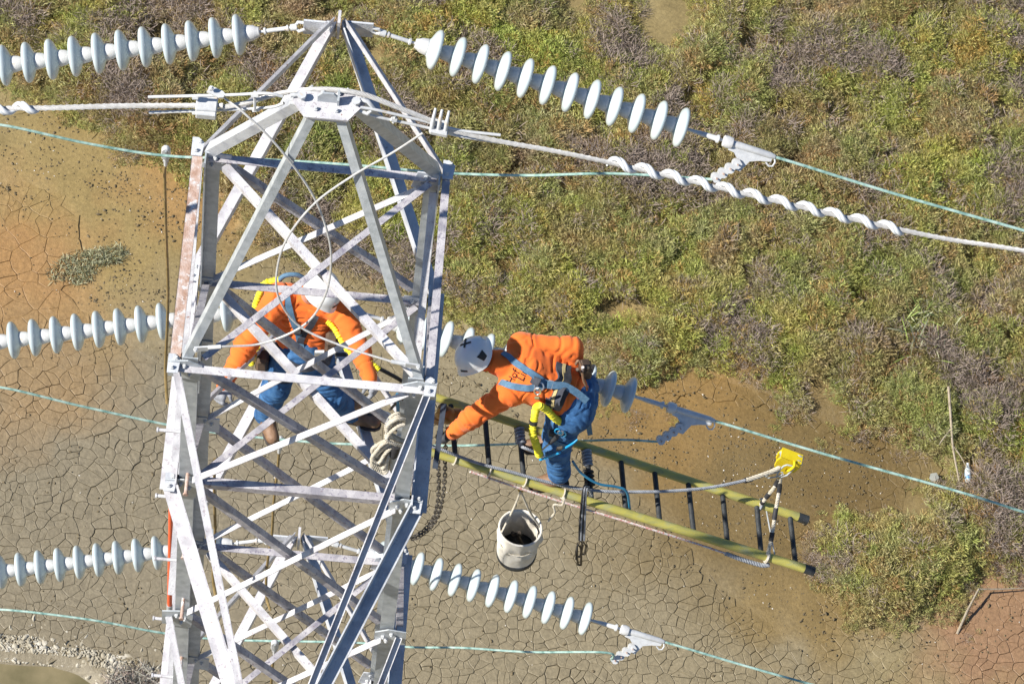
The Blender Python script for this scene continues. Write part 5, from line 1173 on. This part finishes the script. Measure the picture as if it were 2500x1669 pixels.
for s in (-1, 1): MB().box(hd1+f_*.093+r_*s*.035+u_*.010, .05, .012, .034, r_, f_, u_).build('safety_glasses', GLASS, m1, bevel=.005); MB().tube([hd1+f_*.088+r_*s*.062+u_*.012, hd1+r_*s*.094+u_*.005-f_*.02], .004, 6).build('temple_arm', GLASS, m1, True)
MB().tube([hd1-r_*.085-u_*.03, hd1+f_*.05-u_*.125-r_*.045, hd1+f_*.062-u_*.135, hd1+f_*.05-u_*.125+r_*.045, hd1+r_*.085-u_*.03], .006, 6).build('chin_strap', HBLK, m1, True)
bv1 = bvh_of(sh1); bt1 = bvh_of(tr1)
strap_on([(695,700),(700,725),(706,752),(714,778),(724,800),(731,825),(735,852)], .044, bv1, WEB, 'harness_strap', m1)
strap_on([(772,768),(764,782),(752,800),(738,820),(732,835)], .044, bv1, WEBD, 'harness_strap', m1, .008)
strap([hL+V(-.16,.06,.16), hL+V(-.10,-.13,.12), (hL+hR)/2+V(0,-.17,.11), hR+V(.10,-.13,.12), hR+V(.16,.06,.16)], .055, bt1, WEBD, 'tool_belt', m1, .012, .01)
MB().box(on((726,805), bv1, .02), .05, .03, .06, X_, V(0,.9,.4), V(0,-.4,.9)).build('chest_buckle', BLK, m1, bevel=.006)
MB().box(at(780,862,1.58), .07, .025, .05, V(.95,0,.2), V(0,.9,.4)).build('belt_buckle', STEELB, m1, bevel=.005)
for (x, y) in ((640,880), (810,835)): MB().box(at(x, y, 1.66), .09, .10, .15, V(.95,0,.1)).build('tool_pouch', bpy.data.materials['worn_leather_pouch'], m1, bevel=.02)
strap([at(655,905,1.66), at(680,915,1.62), at(705,912,1.64)], .04, bt1, WEBD, 'leg_strap', m1, .008)
MB().tube(spline([nk1+V(-.05,.10,.0), nk1+V(-.10,.10,.03), nk1+V(-.17,.09,.02), nk1+V(-.21,.07,-.03)], 12), .016, 8).build('dorsal_link', WEB, m1, True)
y1 = thing('lanyard', 'yellow elastic lanyard bunched behind the shoulder of the man on the arm', 'lanyard', at(625,760,1.85))
rip_tube([nk1+V(-.20,.08,-.02), at(648,692,1.93), at(635,716,1.91), at(625,745,1.88), at(618,770,1.86), at(612,800,1.84)], .022, 'elastic_web', y1, 60)
y2 = thing('lanyard', 'yellow elastic lanyard hanging at the left hip side of the man on the arm', 'lanyard', at(618,885,1.64))
rip_tube([at(628,845,1.68), at(620,860,1.66), at(616,875,1.65), at(612,888,1.64)], .022, 'elastic_web', y2, 40); MB().box(at(622,872,1.60), .03, .03, .08).build('snap_hook', BRASS, y2, bevel=.005)
y3 = thing('lanyard', 'yellow elastic lanyard running under the right-hand sleeve of the man on the arm', 'lanyard', at(910,915,1.4))
rip_tube([at(800,785,1.72), at(815,800,1.68), at(830,825,1.62), at(850,855,1.55), at(890,878,1.48), at(910,890,1.45), at(925,903,1.42)], .019, 'elastic_web', y3, 70)
# the dark bar he steadies with his left-hand side glove, and the link he turns with the other
one(MB().box(at(527,962,1.29), .30, .012, .05, (at(556,940,1.25)-at(505,985,1.33)).normalized(), V(0,.9,.4)), 'flat_bar', 'dark flat bar gripped by the man on the arm at the left', 'bar', DARKTOOL, None, bevel=.002)
tw = thing('turnbuckle', 'blue grey turnbuckle link beside the right glove of the man on the arm', 'turnbuckle', at(950,1015,1.5))
MB().tube([at(895,992,1.5), at(922,1002,1.5)], .010, 8).build('rod', GALV, tw, True); MB().tube([at(922,1002,1.5), at(950,1015,1.5)], [.018,.022], 8).build('body', GALV, tw, True)
# ------------------------------------------------------------------ small things lying on the marsh
def G(px): p = atz(*px, GZ); return V(p.x, p.y, ground_h(p.x, p.y))
def clump(name, label, cat, polys, n, hgt, wid, mts, seed):
    rr = random.Random(seed); parts = [MB() for _ in mts]; P = [poly(q) for q in polys]; xs = [p for q in P for p in q]; x0, x1 = min(p[0] for p in xs), max(p[0] for p in xs); y0, y1 = min(p[1] for p in xs), max(p[1] for p in xs); done = 0
    while done < n:
        x, y = rr.uniform(x0, x1), rr.uniform(y0, y1)
        if not any(inside(q, x, y) for q in P): continue
        done += 1; mb = parts[rr.randrange(len(mts))]; z = ground_h(x, y) + rr.uniform(0, .4)*hgt
        la = rr.uniform(0, 6.28); lean = rr.uniform(.2, 1.35); L = hgt*rr.uniform(.5, 1.2); d = Vector((math.cos(la)*math.sin(lean), math.sin(la)*math.sin(lean), math.cos(lean))); s_ = d.cross(Vector((rr.uniform(-1,1), rr.uniform(-1,1), .2))).normalized()*wid*rr.uniform(.6, 1.3)/2; vs_ = []
        for f, wf in ((0,.7),(.45,1),(.8,.9),(1,.2)): q = Vector((x, y, z)) + d*L*f + Vector((0,0,-.25*L*f*f)); vs_ += [q-s_*wf, q+s_*wf]
        mb.add(vs_, [(0,1,3,2),(2,3,5,4),(4,5,7,6)])
    c = G(polys[0][0]); r = thing(name, label, cat, c)
    for mb, m_, nm in zip(parts, mts, ('grey_stems', 'pale_stems', 'green_stems')):
        o = mb.build(nm, m_, r); o['kind'] = 'stuff'
GR1 = mat('grey_green_stem', [(.34,.35,.22), (.47,.47,.31)], 12, .7); GR2 = mat('dull_green_stem', [(.18,.19,.09), (.26,.26,.13)], 12, .7)
clump('pickleweed_clump', 'lone grey green plant clump on the bare mud left of the tower', 'plant', [[(112,668),(150,630),(215,610),(300,602),(318,622),(300,640),(240,655),(215,690),(180,700),(165,680),(130,690)]], 1900, .075, .0052, [GR1, GR1, GR2], 3)
clump('dry_grass_tuft', 'grey dry grass tuft by the pond at the bottom left', 'plant', [[(245,1680),(262,1650),(300,1636),(350,1640),(395,1655),(420,1700),(380,1740),(270,1740)]], 900, .20, .006, [mat('grey_dry_grass', [(.30,.29,.25), (.44,.42,.37)], 12, .8), DRYV], 5)
clump('bright_grass_clump', 'bright green grass clump standing in the pickleweed at right', 'plant', [[(2195,790),(2260,770),(2330,830),(2310,890),(2230,910),(2190,850)]], 260, .34, .012, [mat('bright_grass', [(.22,.30,.07), (.33,.40,.12)], 10, .6), GR1], 9)
BARK = mat('bleached_driftwood', [(.24,.19,.13), (.38,.32,.24), (.28,.22,.15)], 14, .8, 0, .6, 60, stretch=(1,1,6))
b_ = thing('driftwood_branch', 'long bleached branch lying in the pickleweed near the plastic bottle', 'branch', G((2320,1190)))
MB().tube(spline([G((2303,985))+V(0,0,.30), G((2308,1060))+V(.01,0,.27), G((2318,1120))+V(0,0,.24), G((2335,1195))+V(0,0,.16)], 30), [.015-.0002*k for k in range(31)], 9).build('stem', BARK, b_, True)
MB().tube(spline([G((2318,1115))+V(0,0,.24), G((2337,1140))+V(.0,0,.24), G((2352,1165))+V(0,0,.2)], 14), [.008-.0003*k for k in range(15)], 7).build('side_twig', BARK, b_, True)
MB().tube(spline([G((2311,1080))+V(0,0,.26), G((2292,1102))+V(0,0,.25), G((2285,1110))+V(0,0,.24)], 14), [.010-.0004*k for k in range(15)], 7).build('side_twig', BARK, b_, True)
b_ = thing('dry_stick', 'dry straight stick leaning from the mud onto the plants at lower right', 'stick', G((2336,1548)))
MB().tube([G((2336,1548))+V(0,0,.02), G((2358,1500))+V(0,0,.10), G((2384,1452))+V(0,0,.16)], [.014,.012,.008], 7).build('stem', BARK, b_, True)
MB().tube([G((2384,1452))+V(0,0,.15), G((2440,1446))+V(0,0,.10), G((2500,1440))+V(0,0,.08)], [.009,.008,.006], 7).build('side_twig', BARK, b_, True)
PET = mat('clear_plastic', [(.52,.58,.58)], 5, .15); LAB = mat('bottle_label', [(.05,.30,.62), (.75,.80,.82)], 22, .4, lo=.45, hi=.55)
bo = G((2359,1192))+V(0,0,.10); ax = V(-.10,.92,.35).normalized(); bt = thing('plastic_bottle', 'clear plastic bottle with blue label lying in the pickleweed', 'bottle', bo)
MB().lathe([(0,.025),(.008,.032),(.035,.033)], bo, ax, 18).build('base', PET, bt, True); MB().lathe([(.035,.0335),(.095,.0335)], bo, ax, 18).build('label', LAB, bt, True)
MB().lathe([(.095,.033),(.125,.032),(.16,.018),(.18,.013)], bo, ax, 18).build('shoulder', PET, bt, True); MB().lathe([(.18,.015),(.197,.015)], bo, ax, 14).build('cap', DAMP, bt, True)
rk = blobs([tuple(G((2278,1172))+V(0,0,.06))], [.05], .5); one(rk, 'grey_rock', 'pale grey lump of debris left of the driftwood branch', 'rock', mat('pale_rock', [(.26,.27,.24), (.38,.38,.34)], 14, .8, 0, .5, 50), None, True)
